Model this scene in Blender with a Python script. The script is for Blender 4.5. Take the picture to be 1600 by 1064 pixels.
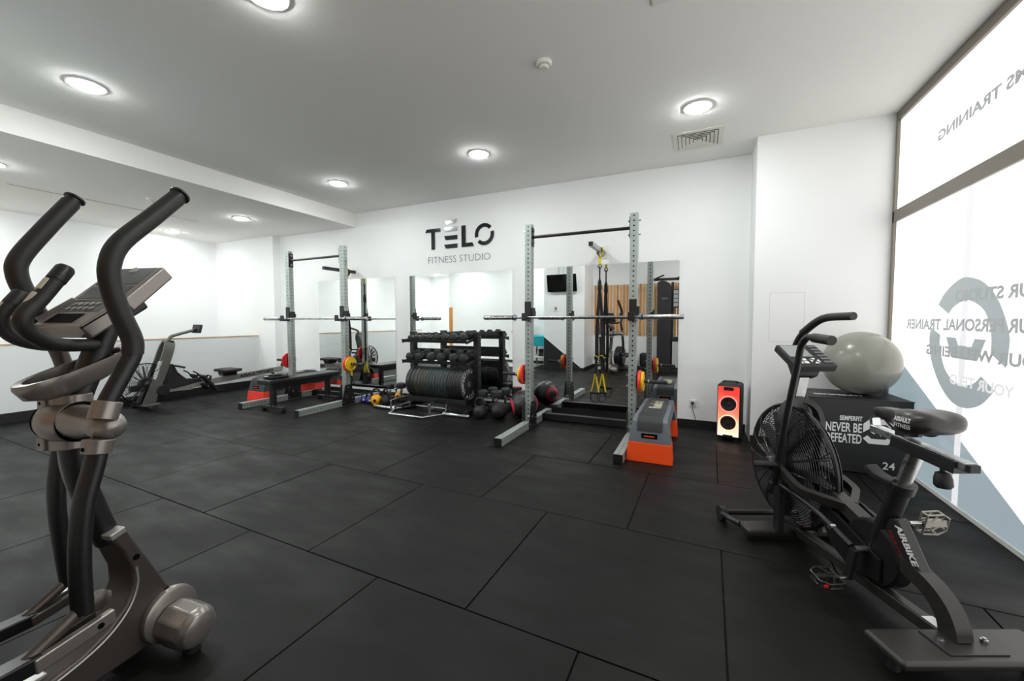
import bpy, bmesh, math, random
from mathutils import Vector, Matrix
random.seed(7)
C = bpy.context.scene.collection
for o in list(bpy.data.objects):
    bpy.data.objects.remove(o)
V = Vector
PI = math.pi

# ------------------------------------------------------------------ camera
cam_d = bpy.data.cameras.new('camera')
cam = bpy.data.objects.new('camera', cam_d)
C.objects.link(cam)
bpy.context.scene.camera = cam
EYE = 1.22
F_PX, YAW, PITCH, ROLL = 629.7, .4308, .0501, -.0022
cam_d.sensor_fit = 'HORIZONTAL'
cam_d.sensor_width = 36.0
cam_d.lens = 36.0 * F_PX / 1600.0
cam_d.clip_start = .02
cam_d.clip_end = 60
fw = V((-math.sin(YAW) * math.cos(PITCH), math.cos(YAW) * math.cos(PITCH), -math.sin(PITCH)))
rt = V((math.cos(YAW), math.sin(YAW), 0))
up = rt.cross(fw)
rt, up = rt * math.cos(ROLL) + up * math.sin(ROLL), up * math.cos(ROLL) - rt * math.sin(ROLL)
m = Matrix((rt, up, -fw)).transposed().to_4x4()
m.translation = V((0, 0, EYE))
cam.matrix_world = m

# ------------------------------------------------------------------ world, exposure
SC = bpy.context.scene
SC.view_settings.view_transform = 'Standard'
SC.view_settings.look = 'None'
SC.view_settings.gamma = 1.0
SC.view_settings.exposure = 0.0
SC.view_settings.use_curve_mapping = False
SC.cycles.use_denoising = True
SC.cycles.max_bounces = 10
SC.cycles.diffuse_bounces = 6
SC.cycles.glossy_bounces = 6
SC.cycles.caustics_reflective = False
SC.cycles.caustics_refractive = False
SC.cycles.sample_clamp_indirect = 6
w = bpy.data.worlds.new('world')
SC.world = w
w.use_nodes = True
w.node_tree.nodes['Background'].inputs[0].default_value = (.75, .85, 1, 1)
w.node_tree.nodes['Background'].inputs[1].default_value = .6

LAMP = 216.0       # radiance of the round ceiling lights
PANE = 1.35       # daylight coming through the film on the shop window


# ------------------------------------------------------------------ materials
def lin(c):
    c = c / 255.0
    return c / 12.92 if c <= .04045 else ((c + .055) / 1.055) ** 2.4


def rgb(r, g, b):
    return (lin(r), lin(g), lin(b), 1)


def mat(name, col, rough=.5, metal=0.0, spec=.5, var=0.0, scale=8.0, bump=0.0, bscale=200.0, rvar=0.0, coat=0.0,
        emit=None, estr=0.0, trans=0.0):
    M = bpy.data.materials.new(name)
    M.use_nodes = True
    nt = M.node_tree
    b = nt.nodes['Principled BSDF']
    b.inputs['Base Color'].default_value = col
    b.inputs['Roughness'].default_value = rough
    b.inputs['Metallic'].default_value = metal
    b.inputs['Specular IOR Level'].default_value = spec
    b.inputs['Coat Weight'].default_value = coat
    b.inputs['Transmission Weight'].default_value = trans
    if emit:
        b.inputs['Emission Color'].default_value = emit
        b.inputs['Emission Strength'].default_value = estr
    tc = nt.nodes.new('ShaderNodeTexCoord')
    if var or rvar:
        n = nt.nodes.new('ShaderNodeTexNoise')
        n.inputs['Scale'].default_value = scale
        n.inputs['Detail'].default_value = 5
        nt.links.new(tc.outputs['Object'], n.inputs['Vector'])
        if var:
            r = nt.nodes.new('ShaderNodeMapRange')
            r.inputs['From Min'].default_value = .3
            r.inputs['From Max'].default_value = .7
            r.inputs['To Min'].default_value = 1 - var
            r.inputs['To Max'].default_value = 1 + var
            nt.links.new(n.outputs['Fac'], r.inputs['Value'])
            mx = nt.nodes.new('ShaderNodeVectorMath')
            mx.operation = 'SCALE'
            mx.inputs[0].default_value = col[:3]
            nt.links.new(r.outputs['Result'], mx.inputs['Scale'])
            nt.links.new(mx.outputs[0], b.inputs['Base Color'])
        if rvar:
            r = nt.nodes.new('ShaderNodeMapRange')
            r.inputs['From Min'].default_value = .3
            r.inputs['From Max'].default_value = .7
            r.inputs['To Min'].default_value = max(.02, rough - rvar)
            r.inputs['To Max'].default_value = min(1, rough + rvar)
            nt.links.new(n.outputs['Fac'], r.inputs['Value'])
            nt.links.new(r.outputs['Result'], b.inputs['Roughness'])
    if bump:
        n = nt.nodes.new('ShaderNodeTexNoise')
        n.inputs['Scale'].default_value = bscale
        n.inputs['Detail'].default_value = 3
        nt.links.new(tc.outputs['Object'], n.inputs['Vector'])
        bn = nt.nodes.new('ShaderNodeBump')
        bn.inputs['Strength'].default_value = bump
        bn.inputs['Distance'].default_value = .002
        nt.links.new(n.outputs['Fac'], bn.inputs['Height'])
        nt.links.new(bn.outputs[0], b.inputs['Normal'])
    return M


def rubber_floor():
    M = mat('rubber_tile', rgb(36, 36, 34), .5, spec=.16)
    nt = M.node_tree
    b = nt.nodes['Principled BSDF']
    geo = nt.nodes.new('ShaderNodeNewGeometry')
    big = nt.nodes.new('ShaderNodeTexNoise')
    big.inputs['Scale'].default_value = 1.1
    big.inputs['Detail'].default_value = 7
    big.inputs['Roughness'].default_value = .62
    fine = nt.nodes.new('ShaderNodeTexNoise')
    fine.inputs['Scale'].default_value = 260
    fine.inputs['Detail'].default_value = 2
    scuff = nt.nodes.new('ShaderNodeTexNoise')
    scuff.inputs['Scale'].default_value = 2.3
    scuff.inputs['Detail'].default_value = 4
    mp = nt.nodes.new('ShaderNodeMapping')
    mp.inputs['Scale'].default_value = (1, 2.6, 1)
    mp.inputs['Rotation'].default_value = (0, 0, .4)
    for n in (big, fine):
        nt.links.new(geo.outputs['Position'], n.inputs['Vector'])
    nt.links.new(geo.outputs['Position'], mp.inputs['Vector'])
    nt.links.new(mp.outputs[0], scuff.inputs['Vector'])
    cr = nt.nodes.new('ShaderNodeValToRGB')
    cr.color_ramp.elements[0].position = .3
    cr.color_ramp.elements[0].color = rgb(14, 14, 13)
    cr.color_ramp.elements[1].position = .75
    cr.color_ramp.elements[1].color = rgb(24, 24, 22)
    nt.links.new(big.outputs['Fac'], cr.inputs[0])
    sr = nt.nodes.new('ShaderNodeValToRGB')
    sr.color_ramp.elements[0].position = .6
    sr.color_ramp.elements[0].color = (0, 0, 0, 1)
    sr.color_ramp.elements[1].position = .8
    sr.color_ramp.elements[1].color = (.35, .35, .35, 1)
    nt.links.new(scuff.outputs['Fac'], sr.inputs[0])
    mx = nt.nodes.new('ShaderNodeMix')
    mx.data_type = 'RGBA'
    nt.links.new(sr.outputs[0], mx.inputs['Factor'])
    nt.links.new(cr.outputs[0], mx.inputs[6])
    mx.inputs[7].default_value = rgb(44, 47, 48)
    nt.links.new(mx.outputs[2], b.inputs['Base Color'])
    rr = nt.nodes.new('ShaderNodeMapRange')
    rr.inputs['From Min'].default_value = .3
    rr.inputs['From Max'].default_value = .7
    rr.inputs['To Min'].default_value = .40
    rr.inputs['To Max'].default_value = .60
    nt.links.new(scuff.outputs['Fac'], rr.inputs['Value'])
    nt.links.new(rr.outputs[0], b.inputs['Roughness'])
    bn = nt.nodes.new('ShaderNodeBump')
    bn.inputs['Strength'].default_value = .35
    bn.inputs['Distance'].default_value = .0015
    nt.links.new(fine.outputs['Fac'], bn.inputs['Height'])
    nt.links.new(bn.outputs[0], b.inputs['Normal'])
    return M


WALL = mat('wall_paint', rgb(241, 242, 242), .6, spec=.3, var=.01, scale=1.5, bump=.05, bscale=300)
CEIL = mat('ceiling_paint', rgb(243, 242, 238), .85, spec=.1, var=.01, scale=.8)
PARAPET = mat('parapet_paint', rgb(226, 229, 229), .6, spec=.3)
TILE = rubber_floor()
JOINT = mat('joint_black', rgb(12, 12, 12), .9)
BASEB = mat('baseboard_black', rgb(22, 22, 23), .5)
WHITEFLOOR = mat('white_floor_tile', rgb(215, 214, 210), .25, var=.02)
WOOD = mat('slat_wood', rgb(196, 132, 62), .4, var=.2, scale=3)
WOODCAP = mat('cap_wood', rgb(196, 160, 118), .45, var=.1, scale=5)
BLACK = mat('powder_black', rgb(24, 24, 25), .42, spec=.5, bump=.06, bscale=500)
SATIN = mat('satin_black', rgb(20, 20, 21), .3, spec=.5)
RUBBER = mat('rubber_black', rgb(30, 30, 31), .55, spec=.45, bump=.15, bscale=400)
FOAM = mat('foam_grip', rgb(36, 35, 33), .5, spec=.45, bump=.15, bscale=700)
DARKM = mat('frame_charcoal', rgb(52, 50, 47), .38, metal=.35, bump=.05, bscale=500)
CHROME = mat('chrome', rgb(205, 208, 210), .16, metal=1.0, rvar=.05, scale=20)
STEEL = mat('brushed_steel', rgb(176, 178, 178), .3, metal=1.0, rvar=.08, scale=30)
GALV = mat('galvanised_grey', rgb(172, 180, 176), .38, metal=.45, var=.06, scale=9, rvar=.08)
SILVER = mat('silver_plastic', rgb(146, 140, 135), .3, metal=.6)
SILVERL = mat('light_silver_plastic', rgb(168, 166, 163), .3, metal=.5)
SHROUD = mat('bronze_grey_shroud', rgb(88, 82, 78), .36, metal=.55)
MIRROR = mat('mirror_glass', (.93, .95, .94, 1), .0, metal=1.0)
WHITEP = mat('white_plastic', rgb(232, 232, 228), .4)
VENTM = mat('vent_enamel', rgb(226, 224, 215), .45)
RAILM = mat('rail_grey', rgb(142, 142, 136), .4, metal=.2)
GUARD = mat('guard_black', rgb(13, 13, 13), .65, spec=.3)
DUMB = mat('dumbbell_rubber', rgb(44, 46, 48), .5, spec=.5, bump=.1, bscale=500)
ROWM = mat('rower_grey', rgb(92, 92, 87), .42, metal=.25)
PEDAL = mat('pedal_alloy', rgb(150, 146, 138), .42, metal=.4)
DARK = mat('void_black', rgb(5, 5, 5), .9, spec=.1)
ORANGE = mat('orange_plastic', rgb(250, 82, 24), .42)
RED = mat('red_plastic', rgb(208, 34, 40), .35)
REDO = mat('coral_red_plastic', rgb(238, 66, 52), .42)
YELLOW = mat('yellow_plastic', rgb(240, 196, 24), .4)
YWEB = mat('yellow_webbing', rgb(226, 200, 30), .7, bump=.2, bscale=600)
BWEB = mat('black_webbing', rgb(22, 21, 21), .75, bump=.2, bscale=600)
GREYDECK = mat('deck_grey', rgb(98, 106, 113), .45)
DARKDECK = mat('deck_dark_grey', rgb(62, 64, 66), .45)
TREAD = mat('deck_tread', rgb(44, 45, 47), .6, bump=.3, bscale=180)
PRINTW = mat('white_print', rgb(232, 234, 234), .5)
PRINTD = mat('dark_print', rgb(14, 14, 15), .4)
PRINTG = mat('grey_print', rgb(96, 98, 100), .5)
PRINTC = mat('cream_print', rgb(206, 200, 176), .5)
PRINTR = mat('red_print', rgb(150, 20, 30), .5)
BALLG = mat('ball_silver', rgb(136, 136, 127), .27, spec=.6)
LEATHER = mat('black_leatherette', rgb(34, 31, 30), .36, spec=.6, bump=.12, bscale=300)
VINYL = mat('black_vinyl', rgb(26, 26, 27), .45, spec=.5, bump=.08, bscale=250)
PURPLE = mat('purple_vinyl', rgb(62, 52, 148), .35, coat=.2)
AMBER = mat('amber_vinyl', rgb(246, 172, 12), .35, coat=.2)
BUMPER = mat('bumper_rubber', rgb(33, 34, 34), .45, spec=.5, var=.12, scale=14)
SCREEN = mat('screen_grey', rgb(84, 88, 90), .2, spec=.6)
SCREENP = mat('screen_pale', rgb(150, 156, 154), .25)
TV = mat('tv_black', rgb(8, 8, 9), .12)
TEAL = mat('teal_towel', rgb(20, 160, 172), .8)
PINK = mat('pink_rubber', rgb(214, 60, 84), .45)
SPKG = mat('speaker_grille', rgb(30, 22, 20), .5)
FRAMEA = mat('window_frame_bronze', rgb(128, 122, 112), .4, metal=.5, var=.05, scale=5)
SKIN = mat('skin', rgb(196, 146, 120), .5)
SHIRT = mat('black_shirt', rgb(24, 24, 26), .8)
LETTERK = mat('gloss_letter_black', rgb(18, 24, 28), .12, coat=.4)
LETTERLIT = mat('gloss_letter_reflection', rgb(225, 228, 228), .08, metal=.9)  # silver colour paints the lamp reflection seen on black gloss letters
SENSOR = mat('sensor_metal', rgb(196, 190, 172), .35, metal=.6)
MULL = mat('mullion_grey', rgb(190, 190, 196), .5)


def emis(name, col, s):
    M = bpy.data.materials.new(name)
    M.use_nodes = True
    nt = M.node_tree
    b = nt.nodes['Principled BSDF']
    b.inputs['Base Color'].default_value = (.6, .6, .6, 1)
    b.inputs['Roughness'].default_value = .35
    b.inputs['Emission Color'].default_value = col
    b.inputs['Emission Strength'].default_value = s
    return M


LIGHTM = emis('lamp_diffuser', (.95, 1.0, .985, 1), LAMP)


def pane_mat(name, col, s, base=.25):
    M = emis(name, col, s)
    b = M.node_tree.nodes['Principled BSDF']
    b.inputs['Base Color'].default_value = (base, base, base, 1)
    b.inputs['Roughness'].default_value = .12
    return M


PANEM = pane_mat('backlit_white_film', (1.0, .985, .965, 1), PANE)
PANEB = pane_mat('backlit_blue_film', rgb(160, 178, 186), .80, .12)
PANEL = pane_mat('backlit_logo_film', rgb(164, 174, 177), .80, .12)
PANET = pane_mat('backlit_lettering', rgb(160, 164, 166), .80, .10)
PANEO = pane_mat('backlit_faint_outline', rgb(222, 223, 225), .95, .12)
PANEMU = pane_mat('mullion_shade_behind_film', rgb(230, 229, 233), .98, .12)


# ------------------------------------------------------------------ mesh builder
def catmull(pts, n=6, closed=False):
    P = [V(p) for p in pts]
    if len(P) < 3:
        return P
    out = []
    N = len(P)
    rng = range(N) if closed else range(N - 1)
    for i in rng:
        p0 = P[(i - 1) % N] if (closed or i > 0) else P[0] * 2 - P[1]
        p1, p2 = P[i], P[(i + 1) % N]
        p3 = P[(i + 2) % N] if (closed or i + 2 < N) else P[-1] * 2 - P[-2]
        for k in range(n):
            t = k / n
            out.append(.5 * ((2 * p1) + (p2 - p0) * t + (2 * p0 - 5 * p1 + 4 * p2 - p3) * t * t + (3 * p1 - p0 - 3 * p2 + p3) * t ** 3))
    if not closed:
        out.append(P[-1])
    return out


_tcache = {}


def text_mesh(s, bold, shear, outline=False):
    k = (s, bold, shear)
    if k in _tcache:
        return _tcache[k]
    cu = bpy.data.curves.new('lettering', 'FONT')
    cu.body = s
    cu.size = 1.0
    cu.offset = bold
    cu.shear = shear
    cu.resolution_u = 3
    o = bpy.data.objects.new('lettering', cu)
    C.objects.link(o)
    dg = bpy.context.evaluated_depsgraph_get()
    me = bpy.data.meshes.new_from_object(o.evaluated_get(dg))
    vs = [v.co.copy() for v in me.vertices]
    fs = [tuple(p.vertices) for p in me.polygons]
    bpy.data.objects.remove(o)
    bpy.data.meshes.remove(me)
    _tcache[k] = (vs, fs)
    return vs, fs


class MB:
    def __init__(self):
        self.bm = bmesh.new()
        self.mi = 0

    def add(self, vs, fs):
        b = [self.bm.verts.new(v) for v in vs]
        for f in fs:
            try:
                fc = self.bm.faces.new([b[i] for i in f])
                fc.material_index = self.mi
            except ValueError:
                pass
        return b

    def hexa(self, p):  # 8 corners: bottom 4 ccw, top 4 ccw
        self.add(p, [(3, 2, 1, 0), (4, 5, 6, 7), (0, 1, 5, 4), (1, 2, 6, 5), (2, 3, 7, 6), (3, 0, 4, 7)])
        return self

    def box(self, c, s, R=None, taper=1.0):
        c = V(c)
        p = []
        for z, t in ((-1, 1.0), (1, taper)):
            for x, y in ((-1, -1), (1, -1), (1, 1), (-1, 1)):
                v = V((x * s[0] / 2 * t, y * s[1] / 2 * t, z * s[2] / 2))
                p.append(c + (R @ v if R else v))
        return self.hexa(p)

    def ab(self, x0, x1, y0, y1, z0, z1):
        return self.box(((x0 + x1) / 2, (y0 + y1) / 2, (z0 + z1) / 2), (x1 - x0, y1 - y0, z1 - z0))

    def beam(self, p0, p1, w, h, side=None):
        p0, p1 = V(p0), V(p1)
        d = (p1 - p0).normalized()
        s = V(side) if side else (V((1, 0, 0)) if abs(d.x) < .9 else V((0, 1, 0)))
        s = (s - d * s.dot(d)).normalized()
        n = s.cross(d)
        q = []
        for p in (p0, p1):
            q += [p - s * w / 2 - n * h / 2, p + s * w / 2 - n * h / 2, p + s * w / 2 + n * h / 2, p - s * w / 2 + n * h / 2]
        return self.hexa(q)

    def frame(self, d):
        d = d.normalized()
        a = V((0, 0, 1)) if abs(d.z) < .9 else V((1, 0, 0))
        x = a.cross(d).normalized()
        return x, d.cross(x)

    def cyl(self, p0, p1, r0, r1=None, seg=16, caps=True):
        r1 = r0 if r1 is None else r1
        p0, p1 = V(p0), V(p1)
        x, y = self.frame(p1 - p0)
        vs, fs = [], []
        for p, r in ((p0, r0), (p1, r1)):
            for i in range(seg):
                a = 2 * PI * i / seg
                vs.append(p + x * math.cos(a) * r + y * math.sin(a) * r)
        for i in range(seg):
            j = (i + 1) % seg
            fs.append((i, j, seg + j, seg + i))
        if caps:
            fs.append(tuple(range(seg - 1, -1, -1)))
            fs.append(tuple(range(seg, 2 * seg)))
        self.add(vs, fs)
        return self

    def lathe(self, prof, c, axis, seg=24):
        """prof: (radius, height along axis)"""
        c = V(c)
        ax = V(axis).normalized()
        x, y = self.frame(ax)
        vs, fs = [], []
        for r, h in prof:
            for i in range(seg):
                a = 2 * PI * i / seg
                vs.append(c + ax * h + (x * math.cos(a) + y * math.sin(a)) * max(r, .0004))
        for k in range(len(prof) - 1):
            for i in range(seg):
                j = (i + 1) % seg
                fs.append((k * seg + i, k * seg + j, (k + 1) * seg + j, (k + 1) * seg + i))
        fs.append(tuple(range(seg - 1, -1, -1)))
        n = len(prof) - 1
        fs.append(tuple(range(n * seg, n * seg + seg)))
        self.add(vs, fs)
        return self

    def tube(self, pts, r, seg=12, n=6, closed=False, flat=None, side=None):
        P = catmull(pts, n, closed) if n else [V(p) for p in pts]
        N = len(P)
        R = r if isinstance(r, (list, tuple)) else None
        vs, fs = [], []
        pv = None
        for i in range(N):
            if closed:
                d = P[(i + 1) % N] - P[i - 1]
            else:
                d = P[min(i + 1, N - 1)] - P[max(i - 1, 0)]
            d = d.normalized()
            if side is not None:
                s = V(side)
                x = (s - d * s.dot(d)).normalized()
            elif pv is None:
                x, _ = self.frame(d)
            else:
                x = (pv - d * pv.dot(d)).normalized()
            pv = x
            y = d.cross(x)
            rr = (R[0] + (R[-1] - R[0]) * i / (N - 1) if len(R) == 2 else R[min(len(R) - 1, round(i * (len(R) - 1) / (N - 1)))]) if R else r
            fx = flat or (1, 1)
            for k in range(seg):
                a = 2 * PI * k / seg
                vs.append(P[i] + x * math.cos(a) * rr * fx[0] + y * math.sin(a) * rr * fx[1])
        M = N if closed else N - 1
        for i in range(M):
            for k in range(seg):
                a, b = i * seg, ((i + 1) % N) * seg
                j = (k + 1) % seg
                fs.append((a + k, a + j, b + j, b + k))
        if not closed:
            fs.append(tuple(range(seg - 1, -1, -1)))
            fs.append(tuple(range((N - 1) * seg, N * seg)))
        self.add(vs, fs)
        return self

    def rbar(self, pts, w, h, side=(1, 0, 0), n=6):
        """rectangular bar swept along a path, w across (along side), h in the bending plane"""
        P = catmull(pts, n) if n else [V(p) for p in pts]
        N = len(P)
        vs, fs = [], []
        for i in range(N):
            d = (P[min(i + 1, N - 1)] - P[max(i - 1, 0)]).normalized()
            s = V(side)
            s = (s - d * s.dot(d)).normalized()
            y = d.cross(s)
            hh = h if not isinstance(h, (list, tuple)) else h[0] + (h[1] - h[0]) * i / (N - 1)
            for a, b in ((-1, -1), (1, -1), (1, 1), (-1, 1)):
                vs.append(P[i] + s * a * w / 2 + y * b * hh / 2)
        for i in range(N - 1):
            for k in range(4):
                j = (k + 1) % 4
                fs.append((i * 4 + k, i * 4 + j, i * 4 + 4 + j, i * 4 + 4 + k))
        fs += [(3, 2, 1, 0), tuple(range(4 * N - 4, 4 * N))]
        self.add(vs, fs)
        return self

    def prism(self, poly, off):
        P = [V(p) for p in poly]
        o = V(off)
        n = len(P)
        vs = P + [p + o for p in P]
        fs = [tuple(range(n - 1, -1, -1)), tuple(range(n, 2 * n))]
        fs += [(i, (i + 1) % n, n + (i + 1) % n, n + i) for i in range(n)]
        self.add(vs, fs)
        return self

    def yz(self, poly, x0, x1):
        return self.prism([(x0, a, b) for a, b in poly], (x1 - x0, 0, 0))

    def xz(self, poly, y0, y1):
        return self.prism([(a, y0, b) for a, b in poly], (0, y1 - y0, 0))

    def sphere(self, c, r, seg=24, rings=14, sc=(1, 1, 1)):
        c = V(c)
        vs, fs = [c + V((0, 0, -r * sc[2]))], []
        for k in range(1, rings):
            t = PI * k / rings
            for i in range(seg):
                a = 2 * PI * i / seg
                vs.append(c + V((math.sin(t) * math.cos(a) * r * sc[0], math.sin(t) * math.sin(a) * r * sc[1], -math.cos(t) * r * sc[2])))
        vs.append(c + V((0, 0, r * sc[2])))
        for i in range(seg):
            j = (i + 1) % seg
            fs.append((0, 1 + j, 1 + i))
            for k in range(rings - 2):
                a = 1 + k * seg
                fs.append((a + i, a + j, a + seg + j, a + seg + i))
            a = 1 + (rings - 2) * seg
            fs.append((a + i, a + j, len(vs) - 1))
        self.add(vs, fs)
        return self

    def torus(self, c, r, rr, axis=(1, 0, 0), seg=48, seg2=6, ang=(0, 2 * PI)):
        c = V(c)
        x, y = self.frame(V(axis))
        full = abs(ang[1] - ang[0] - 2 * PI) < 1e-6
        n = seg if full else seg + 1
        pts = [c + (x * math.cos(ang[0] + (ang[1] - ang[0]) * i / seg) + y * math.sin(ang[0] + (ang[1] - ang[0]) * i / seg)) * r for i in range(n)]
        return self.tube(pts, rr, seg2, 0, closed=full, side=tuple(V(axis)))

    def text(self, s, o, xd, yd, size, bold=0.0, shear=0.0, width=None, align='L'):
        vs, fs = text_mesh(s, bold, shear)
        o, xd, yd = V(o), V(xd), V(yd)
        xs = [v.x for v in vs]
        x0, x1 = min(xs), max(xs)
        kx = width / (x1 - x0) if width else size
        sh = {'L': x0, 'C': (x0 + x1) / 2, 'R': x1}[align]
        self.add([o + xd * (v.x - sh) * kx + yd * v.y * size for v in vs], fs)
        return self

    def perf(self, o, ax, u, v, n, pitch, w, r, core=None, depth=.006):
        """square tube with a row of round holes in all four faces: from o along ax, cells of one pitch"""
        o, ax, u, v = V(o), V(ax), V(u), V(v)
        for a, b in ((u, v), (v, -u), (-u, -v), (-v, u)):
            for k in range(n):
                c = o + ax * (k + .5) * pitch + a * w / 2
                P = []
                for i in range(8):
                    t = 2 * PI * i / 8
                    sx, sy = math.cos(t), math.sin(t)
                    m_ = max(abs(sx), abs(sy))
                    P.append(c + ax * (sx / m_) * pitch / 2 + b * (sy / m_) * w / 2)
                for i in range(8):
                    t = 2 * PI * i / 8
                    P.append(c + (ax * math.cos(t) + b * math.sin(t)) * r)
                for i in range(8):
                    P.append(P[8 + i] - a * depth)
                fs = []
                for i in range(8):
                    j = (i + 1) % 8
                    fs += [(i, j, 8 + j, 8 + i), (8 + i, 8 + j, 16 + j, 16 + i)]
                self.add(P, fs)
        L = n * pitch
        for e, s in ((0, -1), (L, 1)):
            q = [o + ax * e + u * i * w / 2 + v * j * w / 2 for i, j in ((-1, -1), (1, -1), (1, 1), (-1, 1))]
            self.add(q, [(0, 1, 2, 3)])
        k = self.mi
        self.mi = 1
        self.beam(o + ax * .002, o + ax * (L - .002), w - 2 * depth, w - 2 * depth, side=tuple(u))  # black core stands in for the shade inside the hollow tube
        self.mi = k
        return self

    def build(self, name, material, parent=None, smooth=True, bevel=0.0, loc=None, rz=0.0, seg=2, sharp=38):
        bm = self.bm
        bmesh.ops.remove_doubles(bm, verts=bm.verts, dist=1e-5)
        bmesh.ops.recalc_face_normals(bm, faces=bm.faces)
        if smooth:
            for f in bm.faces:
                f.smooth = True
            if not bevel:
                lim = math.radians(sharp)
                for e in bm.edges:
                    if len(e.link_faces) == 2 and e.calc_face_angle(0) > lim:
                        e.smooth = False
        me = bpy.data.meshes.new(name)
        bm.to_mesh(me)
        bm.free()
        for x in (material if isinstance(material, (list, tuple)) else [material]):
            me.materials.append(x)
        o = bpy.data.objects.new(name, me)
        C.objects.link(o)
        if parent:
            o.parent = parent
        if loc is not None:
            o.location = loc
        o.rotation_euler.z = rz
        if bevel:
            b = o.modifiers.new('Bevel', 'BEVEL')
            b.width = bevel
            b.segments = seg
            b.limit_method = 'ANGLE'
            b.angle_limit = math.radians(35)
            b.harden_normals = True
        return o


def tag(o, label, cat=None, group=None, kind=None):
    o['label'] = label
    if cat:
        o['category'] = cat
    if group:
        o['group'] = group
    if kind:
        o['kind'] = kind
    return o


def thing(name, label, cat, loc, rz=0.0, group=None):
    o = bpy.data.objects.new(name, None)
    C.objects.link(o)
    o.location = loc
    o.rotation_euler.z = rz
    return tag(o, label, cat, group)


def kids(o):
    return [c for c in bpy.data.objects if c.parent == o]


def copy_tree(src, loc, rz=None, label=None, group=None, scale=None):
    tree = {}
    for ob in bpy.data.objects:
        if ob.parent:
            tree.setdefault(ob.parent, []).append(ob)

    def go(ob, par):
        c = ob.copy()
        C.objects.link(c)
        if par:
            c.parent = par
        for ch in tree.get(ob, []):
            go(ch, c)
        return c
    r = go(src, None)
    r.location = loc
    if rz is not None:
        r.rotation_euler.z = rz
    if scale:
        r.scale = (scale,) * 3
    if label:
        r['label'] = label
    if group:
        r['group'] = group
    return r


ORD = ['leftmost', 'second from the left', 'third from the left', 'fourth from the left', 'fifth from the left',
       'sixth from the left', 'seventh from the left', 'eighth from the left', 'ninth from the left', 'tenth from the left']
ORDR = ['rightmost', 'second from the right', 'third from the right', 'fourth from the right', 'fifth from the right',
        'sixth from the right', 'seventh from the right', 'eighth from the right', 'ninth from the right', 'tenth from the right']


def order(i, n):
    return ORD[i] if i < (n + 1) // 2 else ORDR[n - 1 - i]


# ================================================================== THE ROOM
D = 5.03          # back wall
XW = 1.53         # window wall
ZC, ZL = 2.975, 2.755
BEAMX = -5.14     # where the ceiling steps down
XL = -8.74
YP = 4.585
PARX = -7.50
YR = -.40         # rear wall behind the camera (slats)


def struct(mb, name, m_, label, cat, **k):
    o = mb.build(name, m_, smooth=False, **k)
    return tag(o, label, cat, kind='structure')


# floor: slab and individual rubber tiles
fl = struct(MB().ab(-9.2, XW + .15, -2.4, D + .3, -.12, -.012), 'floor', JOINT, 'black rubber gym tile floor laid in staggered rows', 'floor')
TA = -.0246
tc_, ts_ = math.cos(TA), math.sin(TA)
TS, TR = .985, .965
proto_tile = None
tid = 0


def inside(x, y):
    if y > D + .7 or x > XW + .8 or x < -8.6:
        return False
    if x < -3.36 - .5 and y < .40 - .49:
        return False
    return y > -1.0


for row in range(-3, 5):
    y0 = 1.39 + row * TR
    off = 0.08 if row % 2 == 0 else -.41
    for k in range(-10, 3):
        x0 = off + k * TS
        cx, cy = x0 + TS / 2, y0 + TR / 2
        wx, wy = tc_ * cx - ts_ * cy, ts_ * cx + tc_ * cy
        if not inside(wx, wy):
            continue
        # cut tiles at the walls
        X0, X1, Y0, Y1 = x0, x0 + TS, y0, y0 + TR
        if wy + .5 > D - .02:
            Y1 = min(Y1, (D - .015 - ts_ * cx))
        if wx + .5 > XW:
            X1 = min(X1, XW + .01 + ts_ * cy)
        if wx - .5 < PARX:
            X0 = max(X0, PARX + .02 + ts_ * cy)
        if wy - .5 < YR:
            Y0 = max(Y0, YR + .03 - ts_ * cx)
        if X1 - X0 < .08 or Y1 - Y0 < .08:
            continue
        if wx < -3.4 and Y0 < .39:
            Y0 = .39
            if Y1 - Y0 < .05:
                continue
        g = .0022
        mb = MB().ab(X0 + g - cx, X1 - g - cx, Y0 + g - cy, Y1 - g - cy, -.012, random.uniform(-.0006, .0006))
        t = mb.build('tile', TILE, fl, smooth=False, bevel=.003, loc=(wx, wy, 0), rz=TA, seg=1)
struct(MB().ab(-8.74, -3.40, -2.0, .38, -.011, -.001), 'floor_reception', WHITEFLOOR, 'glossy white tiled floor of the area behind the rubber floor', 'floor')

# back wall etc.
struct(MB().ab(-9.0, XW + .2, D, D + .15, 0, ZC + .1), 'wall_back', WALL, 'long white back wall carrying the sign and the mirrors', 'wall')
struct(MB().ab(.495, XW + .2, YP, D, 0, ZC + .05), 'wall_pier', WALL, 'white wall pier standing forward beside the shop window', 'wall')
struct(MB().ab(XL - .2, -7.02, 4.895, D, 0, ZC), 'wall_column', WALL, 'white wall block in the far left corner', 'wall')
struct(MB().ab(XL - .15, XL, -2.2, D, 0, ZC), 'wall_left', WALL, 'white left wall beyond the low parapet', 'wall')
struct(MB().ab(PARX - .12, PARX, .2, 4.895, 0, .935), 'wall_parapet', PARAPET, 'pale grey low wall on the left with a thin wooden cap', 'wall')
struct(MB().ab(PARX - .13, PARX + .008, .2, 4.895, .935, .95), 'trim_1', WOODCAP, 'thin light wood cap on the low parapet', 'trim')
struct(MB().ab(BEAMX, XW + .3, -2.3, D + .1, ZC, ZC + .12), 'ceiling', CEIL, 'high white ceiling over the gym floor', 'ceiling')
struct(MB().ab(XL - .2, BEAMX, -2.3, D + .1, ZL, ZC + .12), 'ceiling_lowered', CEIL, 'lowered white ceiling on the left', 'ceiling')
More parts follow.
